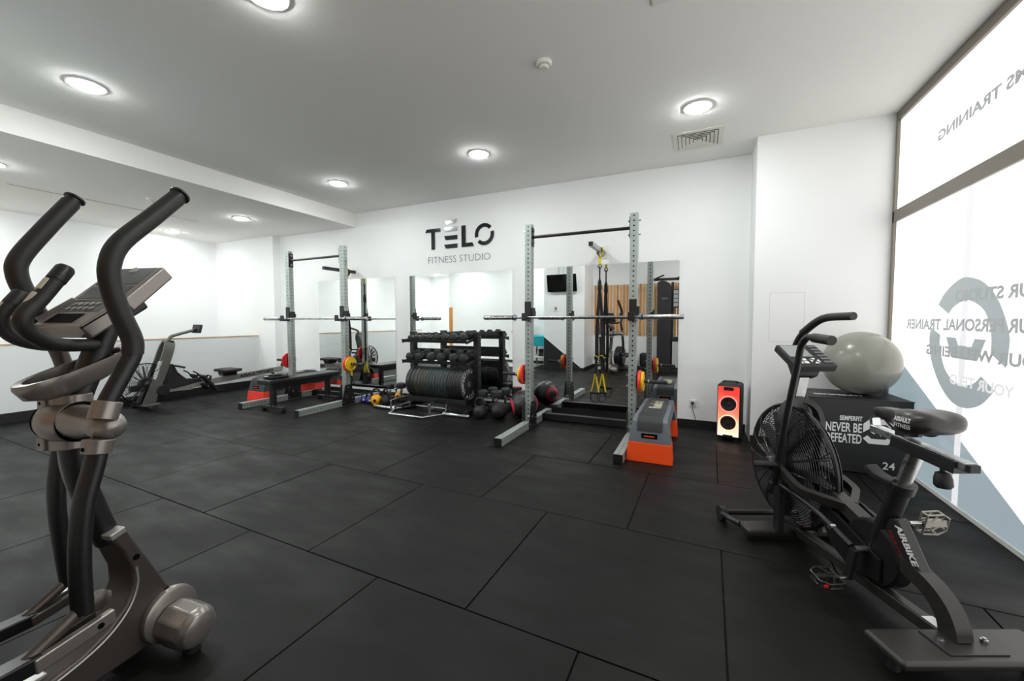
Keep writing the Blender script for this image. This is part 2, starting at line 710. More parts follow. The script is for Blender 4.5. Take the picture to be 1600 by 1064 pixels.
# rear side (seen in the mirrors)
struct(MB().ab(-2.50, XW + .2, YR - .15, YR, 0, ZC), 'wall_rear', WALL, 'white rear wall behind the wooden slats', 'wall')
struct(MB().ab(-3.50, -2.47, YR - .15, .50, 0, ZC), 'wall_tv_block', WALL, 'white wall block that carries the television', 'wall')
struct(MB().ab(-7.04, -3.49, -.72, -.58, 0, ZC), 'wall_reception', WALL, 'white reception wall seen in the middle mirror', 'wall')
struct(MB().ab(-9.0, -6.9, -2.15, -2.0, 0, ZC), 'wall_corridor', WALL, 'white corridor end wall', 'wall')
struct(MB().ab(-7.04, -6.9, -2.0, -.72, 0, ZC), 'wall_corridor_side', WALL, 'white corridor side wall', 'wall')
struct(MB().xz([(-3.50, 0), (-2.48, 0), (-3.50, .80)], .50, .504), 'trim_2', BASEB, 'black painted triangle on the television wall', 'trim')
struct(MB().ab(-7.03, -6.91, -.579, -.565, 0, 1.62), 'trim_3', WOOD, 'narrow lit wooden edge panel by the corridor', 'trim')
# baseboards
BH = .075
for n, a in (('baseboard_back', (-7.02, .495, D - .012, D, 0, BH)), ('baseboard_pier', (.495, XW, YP - .012, YP, 0, BH)),
             ('baseboard_left', (PARX, PARX + .012, .2, 4.895, 0, .12)), ('baseboard_column', (PARX, -7.02, 4.883, 4.895, 0, BH)),
             ('baseboard_rear', (-2.458, XW, YR, YR + .012, 0, BH)), ('baseboard_block', (-2.47, -2.458, YR, .512, 0, BH)),
             ('baseboard_block_front', (-3.50, -2.458, .504, .512, 0, .06)), ('baseboard_reception', (-6.9, -3.50, -.58, -.568, 0, BH))):
    struct(MB().ab(*a), n, BASEB, 'black baseboard along the ' + n.split('_', 1)[1].replace('_', ' ') + ' wall', 'baseboard')
# faint access panel in the pier
g = MB()
px0, px1, pz0, pz1 = .63, .91, 1.006, 1.477
for a in ((px0, px1, pz1 - .002, pz1), (px0, px1, pz0, pz0 + .002), (px0, px0 + .002, pz0, pz1), (px1 - .002, px1, pz0, pz1)):
    g.ab(a[0], a[1], YP - .0012, YP, a[2], a[3])
tag(g.build('access_panel', mat('panel_gap', rgb(196, 194, 190), .8), smooth=False), 'flush square access panel outline in the white pier above the box', 'panel')

# slats of the rear wall
sl = thing('slat_panel', 'vertical light wood slats on the rear wall, seen in the right mirror', 'wall panel', (-2.46, YR, 0))
rs = random.Random(3)
mb = MB().ab(0, .045, 0, .03, .84, 2.11)
first = None
SW = [WOOD, mat('slat_wood_pale', rgb(214, 160, 92), .4, var=.15, scale=3), mat('slat_wood_dark', rgb(168, 96, 44), .4, var=.2, scale=3)]
for k in range(48):
    q = MB().ab(0, .045, 0, .03, .84, 2.11).build('slat', SW[rs.choice((0, 0, 1, 2))], sl, smooth=False) if k < 3 else None
    if q is None:
        q = first[rs.randrange(3)].copy()
        C.objects.link(q)
    else:
        first = (first or []) + [q]
    q.location = (.03 + k * .080, .001, 0)

# ------------------------------------------------------------------ window wall
wy0, wy1 = -.38, 4.575
win = bpy.data.objects.new('window_1', None)
C.objects.link(win)
tag(win, 'tall shop window with white backlit film, grey logo and mirrored lettering', 'window', kind='structure')
f = MB()
f.ab(XW - .02, XW + .10, wy0, wy1, 2.05, 2.147)
f.ab(XW - .02, XW + .10, wy0, wy1, 2.90, ZC)
f.ab(XW - .02, XW + .10, wy1 - .035, wy1, .03, 2.90)
f.ab(XW - .02, XW + .10, wy0, wy0 + .05, .03, 2.90)
f.build('window_frame', FRAMEA, win, smooth=False, bevel=.003)
MB().ab(XW - .01, XW + .10, wy0, wy1, 0, .03).build('bottom_rail', WHITEP, win, smooth=False, bevel=.002)


def panel(poly, x, name, m_, th=.002, parent=win):
    return MB().prism([(x, a, b) for a, b in poly], (th, 0, 0)).build(name, m_, parent, smooth=False)


panel([(wy0, 2.147), (wy1, 2.147), (wy1, 2.90), (wy0, 2.90)], XW, 'pane', PANEM, .01)
panel([(wy0, .03), (wy1, .03), (wy1, 2.05), (wy0, 2.05)], XW, 'pane', PANEM, .01)
TRI = lambda y: .179 + (y - 2.911) * (.809 - .179) / (4.207 - 2.911)
y00 = 2.911 - (.179 - .03) / ((.809 - .179) / (4.207 - 2.911))
panel([(y00, .03), (wy1 - .03, .03), (wy1 - .03, TRI(wy1 - .03))], XW - .003, 'blue_film_triangle', PANEB)
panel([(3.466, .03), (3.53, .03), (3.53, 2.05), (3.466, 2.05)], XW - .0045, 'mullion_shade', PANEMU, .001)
ARC1 = [(3.802, 1.321), (3.722, 1.403), (3.574, 1.475), (3.469, 1.481), (3.336, 1.444), (3.226, 1.368), (3.148, 1.271), (3.085, 1.143), (3.08, 1.053), (3.095, .956), (3.225, 1.024), (3.226, 1.12), (3.272, 1.235), (3.338, 1.295), (3.439, 1.334), (3.525, 1.333), (3.614, 1.303), (3.672, 1.258)]
ARC2 = [(3.882, 1.161), (3.899, 1.094), (3.875, .962), (3.796, .838), (3.702, .746), (3.576, .677), (3.43, .667), (3.302, .708), (3.231, .761), (3.175, .819), (3.299, .884), (3.361, .835), (3.46, .807), (3.57, .816), (3.673, .876), (3.732, .962), (3.762, 1.053), (3.761, 1.113)]
TEE = [(3.684, 1.102), (3.577, 1.101), (3.545, 1.053), (3.405, 1.051), (3.377, 1.102), (3.275, 1.101), (3.341, .972), (3.612, .969)]


def smooth_arc(P, n_out):
    o, i_ = P[:n_out], P[n_out:]
    f3 = lambda q: [(v.y, v.z) for v in catmull([(0, a, b) for a, b in q], 3)]
    return f3(o) + f3(i_)


panel(smooth_arc(ARC1, 10), XW - .006, 'logo_arc', PANEL)
panel(smooth_arc(ARC2, 10), XW - .006, 'logo_arc', PANEL)
panel(TEE, XW - .006, 'logo_tee', PANEL)
for s, y_end, z, width, size, mm_ in (('EMS TRAINING', 3.909, 2.477, .93, .093, PANET), ('YOUR STUDIO', 3.60, 1.337, .86, .097, PANET),
                                      ('YOUR PERSONAL TRAINER', 4.258, 1.150, 1.52, .103, PANET),
                                      ('YOUR WELLBEING', 3.927, .972, 1.16, .094, PANET), ('YOUR TELO', 3.613, .80, .60, .088, PANEO)):
    # the lettering is stuck on the outside: read from inside it is mirrored
    mb = MB().text(s, (XW - .008, y_end, z), (0, 1, 0), (0, 0, 1), size, bold=.035, width=width, align='R')
    mb.build('lettering', mm_, win, smooth=False)

# ------------------------------------------------------------------ wall sign
sg = thing('wall_sign', 'raised black lettering TELO with thin FITNESS STUDIO below, on the back wall', 'sign', (-3.15, D, 2.27))
SX, SZ = 3.15, -2.27
def letter(poly, m_, th=.012):
    MB().prism([(a + SX, -th, b + SZ) for a, b in poly], (0, th, 0)).build('letter', m_, sg, smooth=False, bevel=.001)
letter([(-3.71, 2.578), (-3.468, 2.578), (-3.468, 2.528), (-3.567, 2.528), (-3.567, 2.273), (-3.628, 2.273), (-3.628, 2.528), (-3.735, 2.528)], LETTERK)
letter([(-3.400, 2.455), (-3.176, 2.455), (-3.176, 2.394), (-3.371, 2.394)], LETTERK)
letter([(-3.400, 2.331), (-3.176, 2.331), (-3.176, 2.272), (-3.371, 2.272)], LETTERK)
letter([(-3.400, 2.575), (-3.176, 2.575), (-3.176, 2.516), (-3.371, 2.516)], LETTERLIT)
letter([(-3.380, 2.665), (-3.18, 2.690), (-3.21, 2.628), (-3.355, 2.628)], LETTERLIT)
letter([(-3.103, 2.577), (-3.036, 2.577), (-3.036, 2.328), (-2.925, 2.328), (-2.903, 2.273), (-3.103, 2.273)], LETTERK)
for a0, a1 in ((42, 195), (225, 375)):
    P = [(-2.731 + .152 * math.cos(math.radians(a0 + (a1 - a0) * i / 20)), 2.425 + .152 * math.sin(math.radians(a0 + (a1 - a0) * i / 20))) for i in range(21)]
    P += [(-2.731 + .100 * math.cos(math.radians(a1 - (a1 - a0) * i / 20)), 2.425 + .100 * math.sin(math.radians(a1 - (a1 - a0) * i / 20))) for i in range(21)]
    letter(P, LETTERK)
MB().text('FITNESS STUDIO', (-3.69 + SX, -.004, 2.068 + SZ), (1, 0, 0), (0, 0, 1), .142, bold=-.018, width=1.05).build('lettering', PRINTG, sg, smooth=False)

# ------------------------------------------------------------------ mirrors
for x0, x1, z0, lab in ((-6.04, -4.334, .12, 'frameless wall mirror behind the left squat rack'),
                    (-4.046, -2.301, .12, 'frameless wall mirror behind the dumbbell rack'),
                    (-2.03, -.197, .0765, 'frameless wall mirror behind the right squat rack')):
    o = MB().ab(-(x1 - x0) / 2, (x1 - x0) / 2, -.006, -.0005, z0 - 1.0, .905).build('wall_mirror', MIRROR, smooth=False, loc=((x0 + x1) / 2, D, 1.0))
    tag(o, lab, 'mirror')

# ------------------------------------------------------------------ ceiling fittings
def downlight(x, y, z, lab, first=[None]):
    if first[0] is None:
        t = thing('ceiling_light', lab, 'ceiling light', (x, y, z), group='round ceiling lights')
        MB().lathe([(.094, -.001), (.112, -.001), (.113, -.004), (.108, -.009), (.097, -.010), (.094, -.006)], (0, 0, 0), (0, 0, 1), 40).build('trim_ring', WHITEP, t)
        MB().lathe([(.0, -.0045), (.093, -.0045), (.093, -.010), (.086, -.017), (.05, -.023), (.0, -.025)], (0, 0, 0), (0, 0, 1), 40).build('diffuser', LIGHTM, t)
        first[0] = t
        return t
    return copy_tree(first[0], (x, y, z), label=lab, group='round ceiling lights')


for x, y, z, l in ((-4.165, 1.488, ZC, 'upper left of the photo, above the elliptical trainer'), (-2.138, 1.50, ZC, 'at the top edge of the photo'),
                   (-4.204, 3.835, ZC, 'near the end of the ceiling step'), (-2.127, 3.80, ZC, 'above the wall sign'),
                   (-.032, 3.746, ZC, 'beside the square air vent'), (-.03, 1.5, ZC, 'overhead, in front of the shop window'),
                   (-6.25, 1.50, ZL, 'in the lowered ceiling at the left edge of the photo'), (-6.236, 3.869, ZL, 'in the lowered ceiling nearest the step'),
                   (-8.20, 3.919, ZL, 'in the lowered ceiling beyond the parapet'), (-8.20, 1.5, ZL, 'beyond the parapet, out of frame'),
                   (-6.25, -.2, ZL, 'in the reception ceiling'), (-4.2, .1, ZC, 'over the reception floor'), (-7.9, -1.2, ZL, 'in the corridor ceiling')):
    downlight(x, y, z, 'round recessed white ceiling light ' + l)

vt = thing('air_vent', 'square white ceiling air diffuser with nested louvres beside a ceiling light', 'vent', (-.03, 4.405, ZC))
def ring(mb, a, b, z0, z1, zt):
    """square ring sloping from half-size a at z0 to half-size b at z1"""
    P = []
    for h, z in ((a, z0), (b, z1), (b, z1 + zt), (a, z0 + zt)):
        P += [V((-h, -h, z)), V((h, -h, z)), V((h, h, z)), V((-h, h, z))]
    fs = []
    for k in range(4):
        n_ = (k + 1) % 4
        for i in range(4):
            j = (i + 1) % 4
            fs.append((k * 4 + i, k * 4 + j, n_ * 4 + j, n_ * 4 + i))
    mb.add(P, fs)
mb = MB(); ring(mb, .222, .178, -.006, -.008, .004); mb.build('vent_frame', VENTM, vt, smooth=False)
MB().ab(-.178, .178, -.178, .178, -.0012, -.0004).build('vent_void', DARK, vt, smooth=False)
for k in range(5):
    a = .172 - k * .034
    mb = MB(); ring(mb, a, a - .028, -.013, -.0075, .0012)
    mb.build('louvre', VENTM, vt, smooth=False)
for x, y, z, l in ((-.982, 2.669, ZC, 'white smoke detector in the middle of the high ceiling'), (-6.235, 2.784, ZL, 'white smoke detector in the lowered ceiling')):
    t = thing('smoke_detector', l, 'smoke detector', (x, y, z))
    MB().lathe([(.0, -.0005), (.052, -.0005), (.053, -.014), (.046, -.024), (.03, -.026)], (0, 0, 0), (0, 0, 1), 28).build('base', WHITEP, t)
    MB().lathe([(.026, -.024), (.03, -.034), (.026, -.044), (.012, -.048), (0, -.048)], (0, 0, 0), (0, 0, 1), 24).build('sensing_chamber', VENTM, t)
    MB().box((.034, -.02, -.0245), (.006, .003, .002)).build('indicator', PRINTD, t)
t = thing('ceiling_hatch', 'small white ceiling hatch at the top edge of the photo', 'hatch', (-.19, 2.33, ZC))
MB().ab(-.07, .07, -.12, .12, -.012, -.0005).build('cover', WHITEP, t, bevel=.002)
MB().ab(-.078, .078, -.128, .128, -.004, -.0004).build('frame', VENTM, t, smooth=False)
t = thing('slot_diffuser', 'long thin slot air diffuser in the lowered ceiling', 'vent', (-7.02, 2.76, ZL))
MB().ab(-.022, -.012, -.95, .95, -.004, -.0005).build('edge', VENTM, t, smooth=False)
MB().ab(.012, .022, -.95, .95, -.004, -.0005).build('edge', VENTM, t, smooth=False)
MB().ab(-.012, .012, -.95, .95, -.0015, -.0005).build('slot', mat('slot_grey', rgb(70, 72, 70), .8), t, smooth=False)

# ------------------------------------------------------------------ sockets, switch, TV
def socket(x, y, z, lab, face=-1, plugged=False):
    t = thing('wall_socket', lab, 'socket', (x, y, z))
    MB().box((0, face * .006, 0), (.08, .01, .08)).build('plate', WHITEP, t, bevel=.004)
    MB().lathe([(.02, face * .0105), (.021, face * .012), (.017, face * .0125), (.0, face * .0112)], (0, 0, 0), (0, 1, 0), 20).build('outlet', VENTM, t)
    return t
socket(-.033, D, .265, 'white wall socket with a black plug, left of the speaker')
socket(-6.231, D, .341, 'white wall socket low on the wall behind the left rack')
t = thing('power_cable', 'thin black plug and cable hanging from the socket beside the speaker', 'cable', (-.033, D - .013, .265))
MB().cyl((0, 0, .005), (0, -.035, .005), .018, .014, 14).build('plug', RUBBER, t)
MB().tube([(0, -.034, .0), (.002, -.04, -.03), (.01, -.025, -.09), (.03, -.015, -.16), (.04, -.02, -.225), (.045, -.05, -.258), (.10, -.07, -.260), (.17, -.06, -.260)], .0035, 6).build('cord', RUBBER, t)

t = thing('television', 'black wall mounted television seen in the right mirror', 'television', (-3.01, .503, 2.12))
R = Matrix.Rotation(math.radians(-14), 3, 'X')
MB().box((0, .105, 0), (.74, .03, .42), R=R).build('screen', TV, t, bevel=.004)
MB().beam((0, 0, .02), (0, .095, .02), .05, .05).build('bracket', BLACK, t)
MB().box((0, .008, 0), (.15, .012, .15)).build('mount_plate', BLACK, t)
g = MB()
for x in (-.1, -.08, .03):
    g.tube([(x, .02, .82), (x, .03, .5), (x + .01, .10, .2)], .003, 5)
g.build('cables', RUBBER, t)
t = thing('wall_thermostat', 'small grey thermostat on the wall below the television', 'thermostat', (-3.20, .50, 1.50))
MB().box((0, .008, 0), (.085, .014, .12)).build('case', WHITEP, t, bevel=.003)
MB().box((.012, .016, .01), (.04, .004, .07)).build('display', PRINTG, t)

# ================================================================== SQUAT RACKS
RH = 2.285


def make_rack(lab, x, y):
    """origin: floor point midway between the two uprights; x across, -y towards the room"""
    t = thing('squat_rack', lab, 'squat rack', (x, y, 0), group='squat racks')
    HW = .569
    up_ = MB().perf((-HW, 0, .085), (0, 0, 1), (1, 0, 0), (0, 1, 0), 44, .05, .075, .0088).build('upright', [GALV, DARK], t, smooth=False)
    u2 = up_.copy(); C.objects.link(u2); u2.location.x = 2 * HW
    for s in (-1, 1):
        X = s * HW
        g_ = MB().perf((X, -.80, .042), (0, 1, 0), (1, 0, 0), (0, 0, 1), 7, .05, .078, .0088)
        g_.beam((X, -.45, .042), (X, .665, .042), .078, .078)
        g_.build('foot_beam', [GALV, DARK], t, smooth=False)
        MB().box((X, -.806, .042), (.079, .012, .079)).build('end_cap', BLACK, t, bevel=.003)
        for sx in (-1, 1):
            G = MB().yz([(-.115, .012), (.115, .012), (.115, .09), (.055, .30), (-.055, .30), (-.115, .09)], X + sx * .0445 - .003, X + sx * .0445 + .003)
            gg = G.build('gusset_plate', BLACK, t, smooth=False, bevel=.001)
        G = MB()
        for yy, zz in ((-.09, .05), (.09, .05), (-.03, .13), (-.005, .26), (.07, .10)):
            G.cyl((X - .055, yy, zz), (X + .055, yy, zz), .0085, seg=8)
            G.cyl((X - .050, yy, zz), (X + .050, yy, zz), .013, seg=8)
        G.build('bolts', STEEL, t)
        # bracket of the pull-up bar
        MB().box((X - s * .041, 0, 2.145), (.006, .078, .21)).build('bar_bracket', BLACK, t, bevel=.002)
        G = MB()
        for zz in (2.215, 2.075):
            G.cyl((X - .062, 0, zz), (X + .062, 0, zz), .007, seg=8)
            G.cyl((X - s * .046, 0, zz), (X - s * .054, 0, zz), .014, seg=8)
        G.build('bolts', STEEL, t)
        # J hook
        G = MB()
        G.box((X, -.047, 1.335), (.074, .014, .19))
        G.box((X, -.095, 1.225), (.066, .11, .022))
        G.box((X, -.143, 1.262), (.066, .014, .075))
        G.box((X + .049, -.005, 1.30), (.02, .082, .115))
        G.box((X + .035, .045, 1.30), (.05, .012, .05))
        G.build('bar_hook', BLACK, t, bevel=.003)
        # storage peg
        G = MB()
        G.box((X + s * .043, 0, .60), (.010, .085, .12))
        G.cyl((X + s * .045, 0, .60), (X + s * .335, 0, .60), .0185, seg=18)
        G.build('storage_peg', RUBBER, t)
        MB().cyl((X + s * .15, 0, .60), (X + s * .165, 0, .60), .026, seg=14).build('peg_collar', STEEL, t)
        G = MB()
        for zz in (.655, .545):
            G.cyl((X - s * .035, -.0, zz), (X - s * .062, -.0, zz), .007, seg=8)
            G.cyl((X - s * .040, 0, zz), (X - s * .046, 0, zz), .014, seg=8)
        G.build('bolts', STEEL, t)
    MB().cyl((-HW + .03, 0, 2.145), (HW - .03, 0, 2.145), .0165, seg=18).build('pull_up_bar', BLACK, t)
    MB().beam((-HW + .04, .40, .048), (HW - .04, .40, .048), .075, .075).build('cross_beam', BLACK, t, smooth=False, bevel=.004)
    MB().box((-HW + .045, .40, .048), (.008, .19, .09)).build('beam_flange', BLACK, t, bevel=.002)
    MB().box((HW - .045, .40, .048), (.008, .19, .09)).build('beam_flange', BLACK, t, bevel=.002)
    return t


RX, RY, LX, LY = -1.160, 4.235, -5.172, 4.262
rackR = make_rack('grey perforated steel squat rack in front of the right mirror', RX, RY)
rackL = copy_tree(rackR, (LX, LY, 0), label='grey perforated steel squat rack over the flat bench on the left', group='squat racks')


def barbell(lab, x, y, z, colr, name='barbell'):
    t = thing(name, lab, 'barbell', (x, y, z))
    MB().cyl((-.68, 0, 0), (.68, 0, 0), .014, seg=14).build('shaft', STEEL, t)
    for s in (-1, 1):
        MB().lathe([(.0245, 0), (.0245, .39), (.022, .395), (0, .395)], (s * .675, 0, 0), (s, 0, 0), 20).build('sleeve', STEEL, t)
        MB().lathe([(.016, -.02), (.024, -.018), (.024, -.006), (.036, -.004), (.036, .008), (.026, .012)], (s * .675, 0, 0), (s, 0, 0), 20).build('collar', STEEL, t)
        MB().lathe([(.0255, .014), (.029, .014), (.029, .026), (.0255, .026)], (s * .675, 0, 0), (s, 0, 0), 20).build('collar_band', colr, t)
    return t


NAVY = mat('navy_band', rgb(24, 44, 110), .35)
barbell('chrome olympic barbell resting on the hooks of the right squat rack', -1.185, RY - .10, 1.2505, NAVY)
barbell('chrome olympic barbell resting on the hooks of the left squat rack', -5.15, LY - .10, 1.2505, BLACK)


def plate(name, lab, x, y, z, r, th, m_, s, txt=None):
    """s: side the printed face looks at along x"""
    t = thing(name, lab, 'weight plate', (x, y, z), group='small change plates')
    MB().lathe([(.021, -th / 2), (r * .55, -th / 2), (r * .62, -th * .3), (r * .8, -th * .3), (r * .86, -th / 2), (r, -th / 2 + .002), (r, th / 2 - .002), (r * .86, th / 2), (r * .8, th * .3), (r * .62, th * .3), (r * .55, th / 2), (.021, th / 2)],
               (0, 0, 0), (s, 0, 0), 40).build('disc', m_, t)
    g_ = MB()
    for k in range(8):
        a = PI / 2 - k * PI / 4
        d_ = V((0, s * math.cos(a), math.sin(a)))
        tn = V((0, s * math.sin(a), -math.cos(a)))
        g_.box((V((s * (th * .3 + .001), 0, 0)) + d_ * r * .71), (.001, r * .10, r * .07))
    g_.build('print', PRINTW, t, smooth=False)
    return t


PZ = .60
for nm, lab, x, y, m1, m2, s in (('right', 'right squat rack', RX + .569, RY, REDO, YELLOW, 1), ('left', 'right squat rack', RX - .569, RY, REDO, YELLOW, -1),
                                 ('right', 'left squat rack', LX + .569, LY, REDO, YELLOW, 1), ('left', 'left squat rack', LX - .569, LY, RED, None, -1)):
    plate('weight_plate', 'red weight plate hung on the %s storage peg of the %s' % (nm, lab), x + s * .0725, y, PZ, .112 if m2 else .118, .028, m1, s)
    if m2:
        plate('weight_plate', 'yellow weight plate hung on the %s storage peg of the %s' % (nm, lab), x + s * .1005, y, PZ, .099, .026, m2, s)

# ------------------------------------------------------------------ suspension straps on wall brackets
def bracket(x, z, ln, m_, lab):
    t = thing('wall_bracket', lab, 'bracket', (x, D, z))
    MB().beam((0, -.008, 0), (0, -ln, 0), .048, .048).build('arm', m_, t, smooth=False, bevel=.003)
    MB().box((0, -ln - .004, 0), (.049, .008, .049)).build('end_cap', BLACK, t, bevel=.002)
    MB().box((0, -.005, 0), (.11, .009, .15)).build('wall_plate', WHITEP, t, bevel=.002)
    return t


bracket(-1.07, 2.05, .64, STEEL, 'grey square wall bracket arm above the right mirror')
bracket(-5.17, 2.02, .62, BLACK, 'black square wall bracket arm above the left mirror')


def trx(x, y, z, lab, full=True, s=1.0):
    t = thing('suspension_trainer', lab, 'suspension trainer', (x, y, z))
    # loop of yellow and black webbing over the arm
    MB().rbar([(-.034, 0, -.05), (-.034, 0, .02), (-.02, 0, .033), (.02, 0, .033), (.034, 0, .02), (.034, 0, -.05), (0, 0, -.085)], .045, .005, side=(0, 1, 0)).build('anchor_loop', YWEB, t)
    MB().rbar([(.0, .05, -.10), (-.03, .045, -.02), (.0, .04, .036), (.034, .045, 0), (.02, .05, -.07)], .04, .006, side=(0, 1, 0)).build('anchor_strap', BWEB, t)
    MB().beam((0, 0, -.075), (0, 0, -.17), .03, .008).build('anchor_tail', YWEB, t, smooth=False)
    MB().torus((0, 0, -.19), .022, .005, (0, 1, 0), 20, 8).build('carabiner', BLACK, t)
    MB().tube([(0, 0, -.19), (0, 0, -.30), (0, 0, -.42)], .014, 10, flat=(1, .6)).build('main_strap', BWEB, t)
    MB().lathe([(.006, .0), (.02, -.04), (.026, -.12), (.02, -.16), (.008, -.18)], (0, 0, -.33), (0, 0, 1), 14).build('equalizer_cover', BWEB, t)
    for sx, dy in ((-1, -.02), (1, .03)):
        g_ = MB()
        xx = sx * .018
        zb = -1.30
        g_.rbar([(xx * .3, dy * .2, -.50), (xx * 1.5, dy, -.95), (xx * 1.6, dy, zb)], .030, .005, side=(1, .3, 0))
        g_.rbar([(xx * .3, dy * .2 + .01, -.50), (xx * 1.5 + .008, dy + .014, -.95), (xx * 1.6 + .012, dy + .016, zb)], .030, .004, side=(1, .3, 0))
        g_.build('strap', BWEB, t)
        zb = zb + .02
        MB().box((xx * 1.6, dy, zb - .01), (.046, .03, .035)).build('buckle', BLACK, t, bevel=.006)
        MB().rbar([(xx * 1.6 - .03, dy - .02, zb + .01), (xx * 1.6, dy - .03, zb + .026), (xx * 1.6 + .035, dy - .02, zb - .005)], .018, .006, side=(0, 1, 0)).build('adjuster_tab', YWEB, t)
        MB().beam((xx * 1.6, dy, zb - .02), (xx * 1.7, dy, zb - .23), .03, .012).build('lower_strap', BWEB, t, smooth=False)
        cx = xx * 2.0
        for q in (-1, 1):
            MB().rbar([(cx + q * .004, dy, zb - .20), (cx + q * .02, dy, zb - .30), (cx + q * .048, dy - .02, zb - .42)], .026, .007, side=(.3, 1, 0)).build('handle_web', YWEB, t)
        MB().cyl((cx - .052, dy - .02, zb - .425), (cx + .052, dy - .02, zb - .425), .016, seg=14).build('grip', RUBBER, t)
        MB().rbar([(cx - .052, dy - .02, zb - .42), (cx - .05, dy - .02, zb - .50), (cx, dy - .02, zb - .545), (cx + .05, dy - .02, zb - .50), (cx + .052, dy - .02, zb - .42)], .032, .006, side=(0, 1, 0)).build('foot_cradle', BWEB, t)
    return t


TR_ = trx(-1.07, 4.84, 2.05, 'black and yellow suspension trainer straps hanging in front of the right mirror')
copy_tree(TR_, (-5.17, 4.82, 2.02), label='black and yellow suspension trainer straps hanging behind the left squat rack')

# ------------------------------------------------------------------ flat bench and what lies on it
t = thing('flat_bench', 'black flat weight bench standing inside the left squat rack', 'bench', (-5.19, 4.0, 0))
MB().ab(-.14, .14, -.57, .58, .385, .440).build('pad', LEATHER, t, bevel=.016, seg=3)
MB().ab(-.115, .115, -.54, .55, .366, .386).build('pad_board', BLACK, t, smooth=False)
MB().beam((0, -.44, .335), (0, .44, .335), .055, .065).build('spine', BLACK, t, smooth=False, bevel=.003)
for yy, s in ((-.44, -1), (.44, 1)):
    MB().beam((0, yy, .055), (0, yy, .365), .075, .055).build('leg', BLACK, t, smooth=False, bevel=.003)
    MB().beam((-.21, yy, .045), (.21, yy, .045), .055, .04, side=(0, 1, 0)).build('foot', BLACK, t, smooth=False, bevel=.003)
    g_ = MB()
    for xx in (-.185, .185):
        g_.cyl((xx, yy - .035, .030), (xx, yy + .035, .030), .029, seg=16)
    g_.build('caster' if s < 0 else 'rubber_foot', RUBBER, t)
    g_ = MB()
    for xx in (-.03, .03):
        g_.cyl((xx, yy - .032, .075), (xx, yy + .032, .075), .008, seg=8)
    g_.build('bolts', STEEL, t)
t = thing('resistance_belt', 'black folded strap lying on the near end of the flat bench', 'strap', (-5.20, 3.60, .441))
for k in range(3):
    zz = .006 + k * .012
    MB().tube([(-.09, -.09 + .01 * k, zz), (.08, -.10, zz), (.11, 0, zz), (.08, .13 - .01 * k, zz), (-.08, .14, zz), (-.11, .03, zz)], .024, 8, 5, closed=True, flat=(.25, 1), side=(0, 0, 1)).build('strap_coil', BWEB, t)
MB().torus((-.02, -.11, .036), .024, .005, (0, 0, 1), 18, 8).build('ring', STEEL, t)

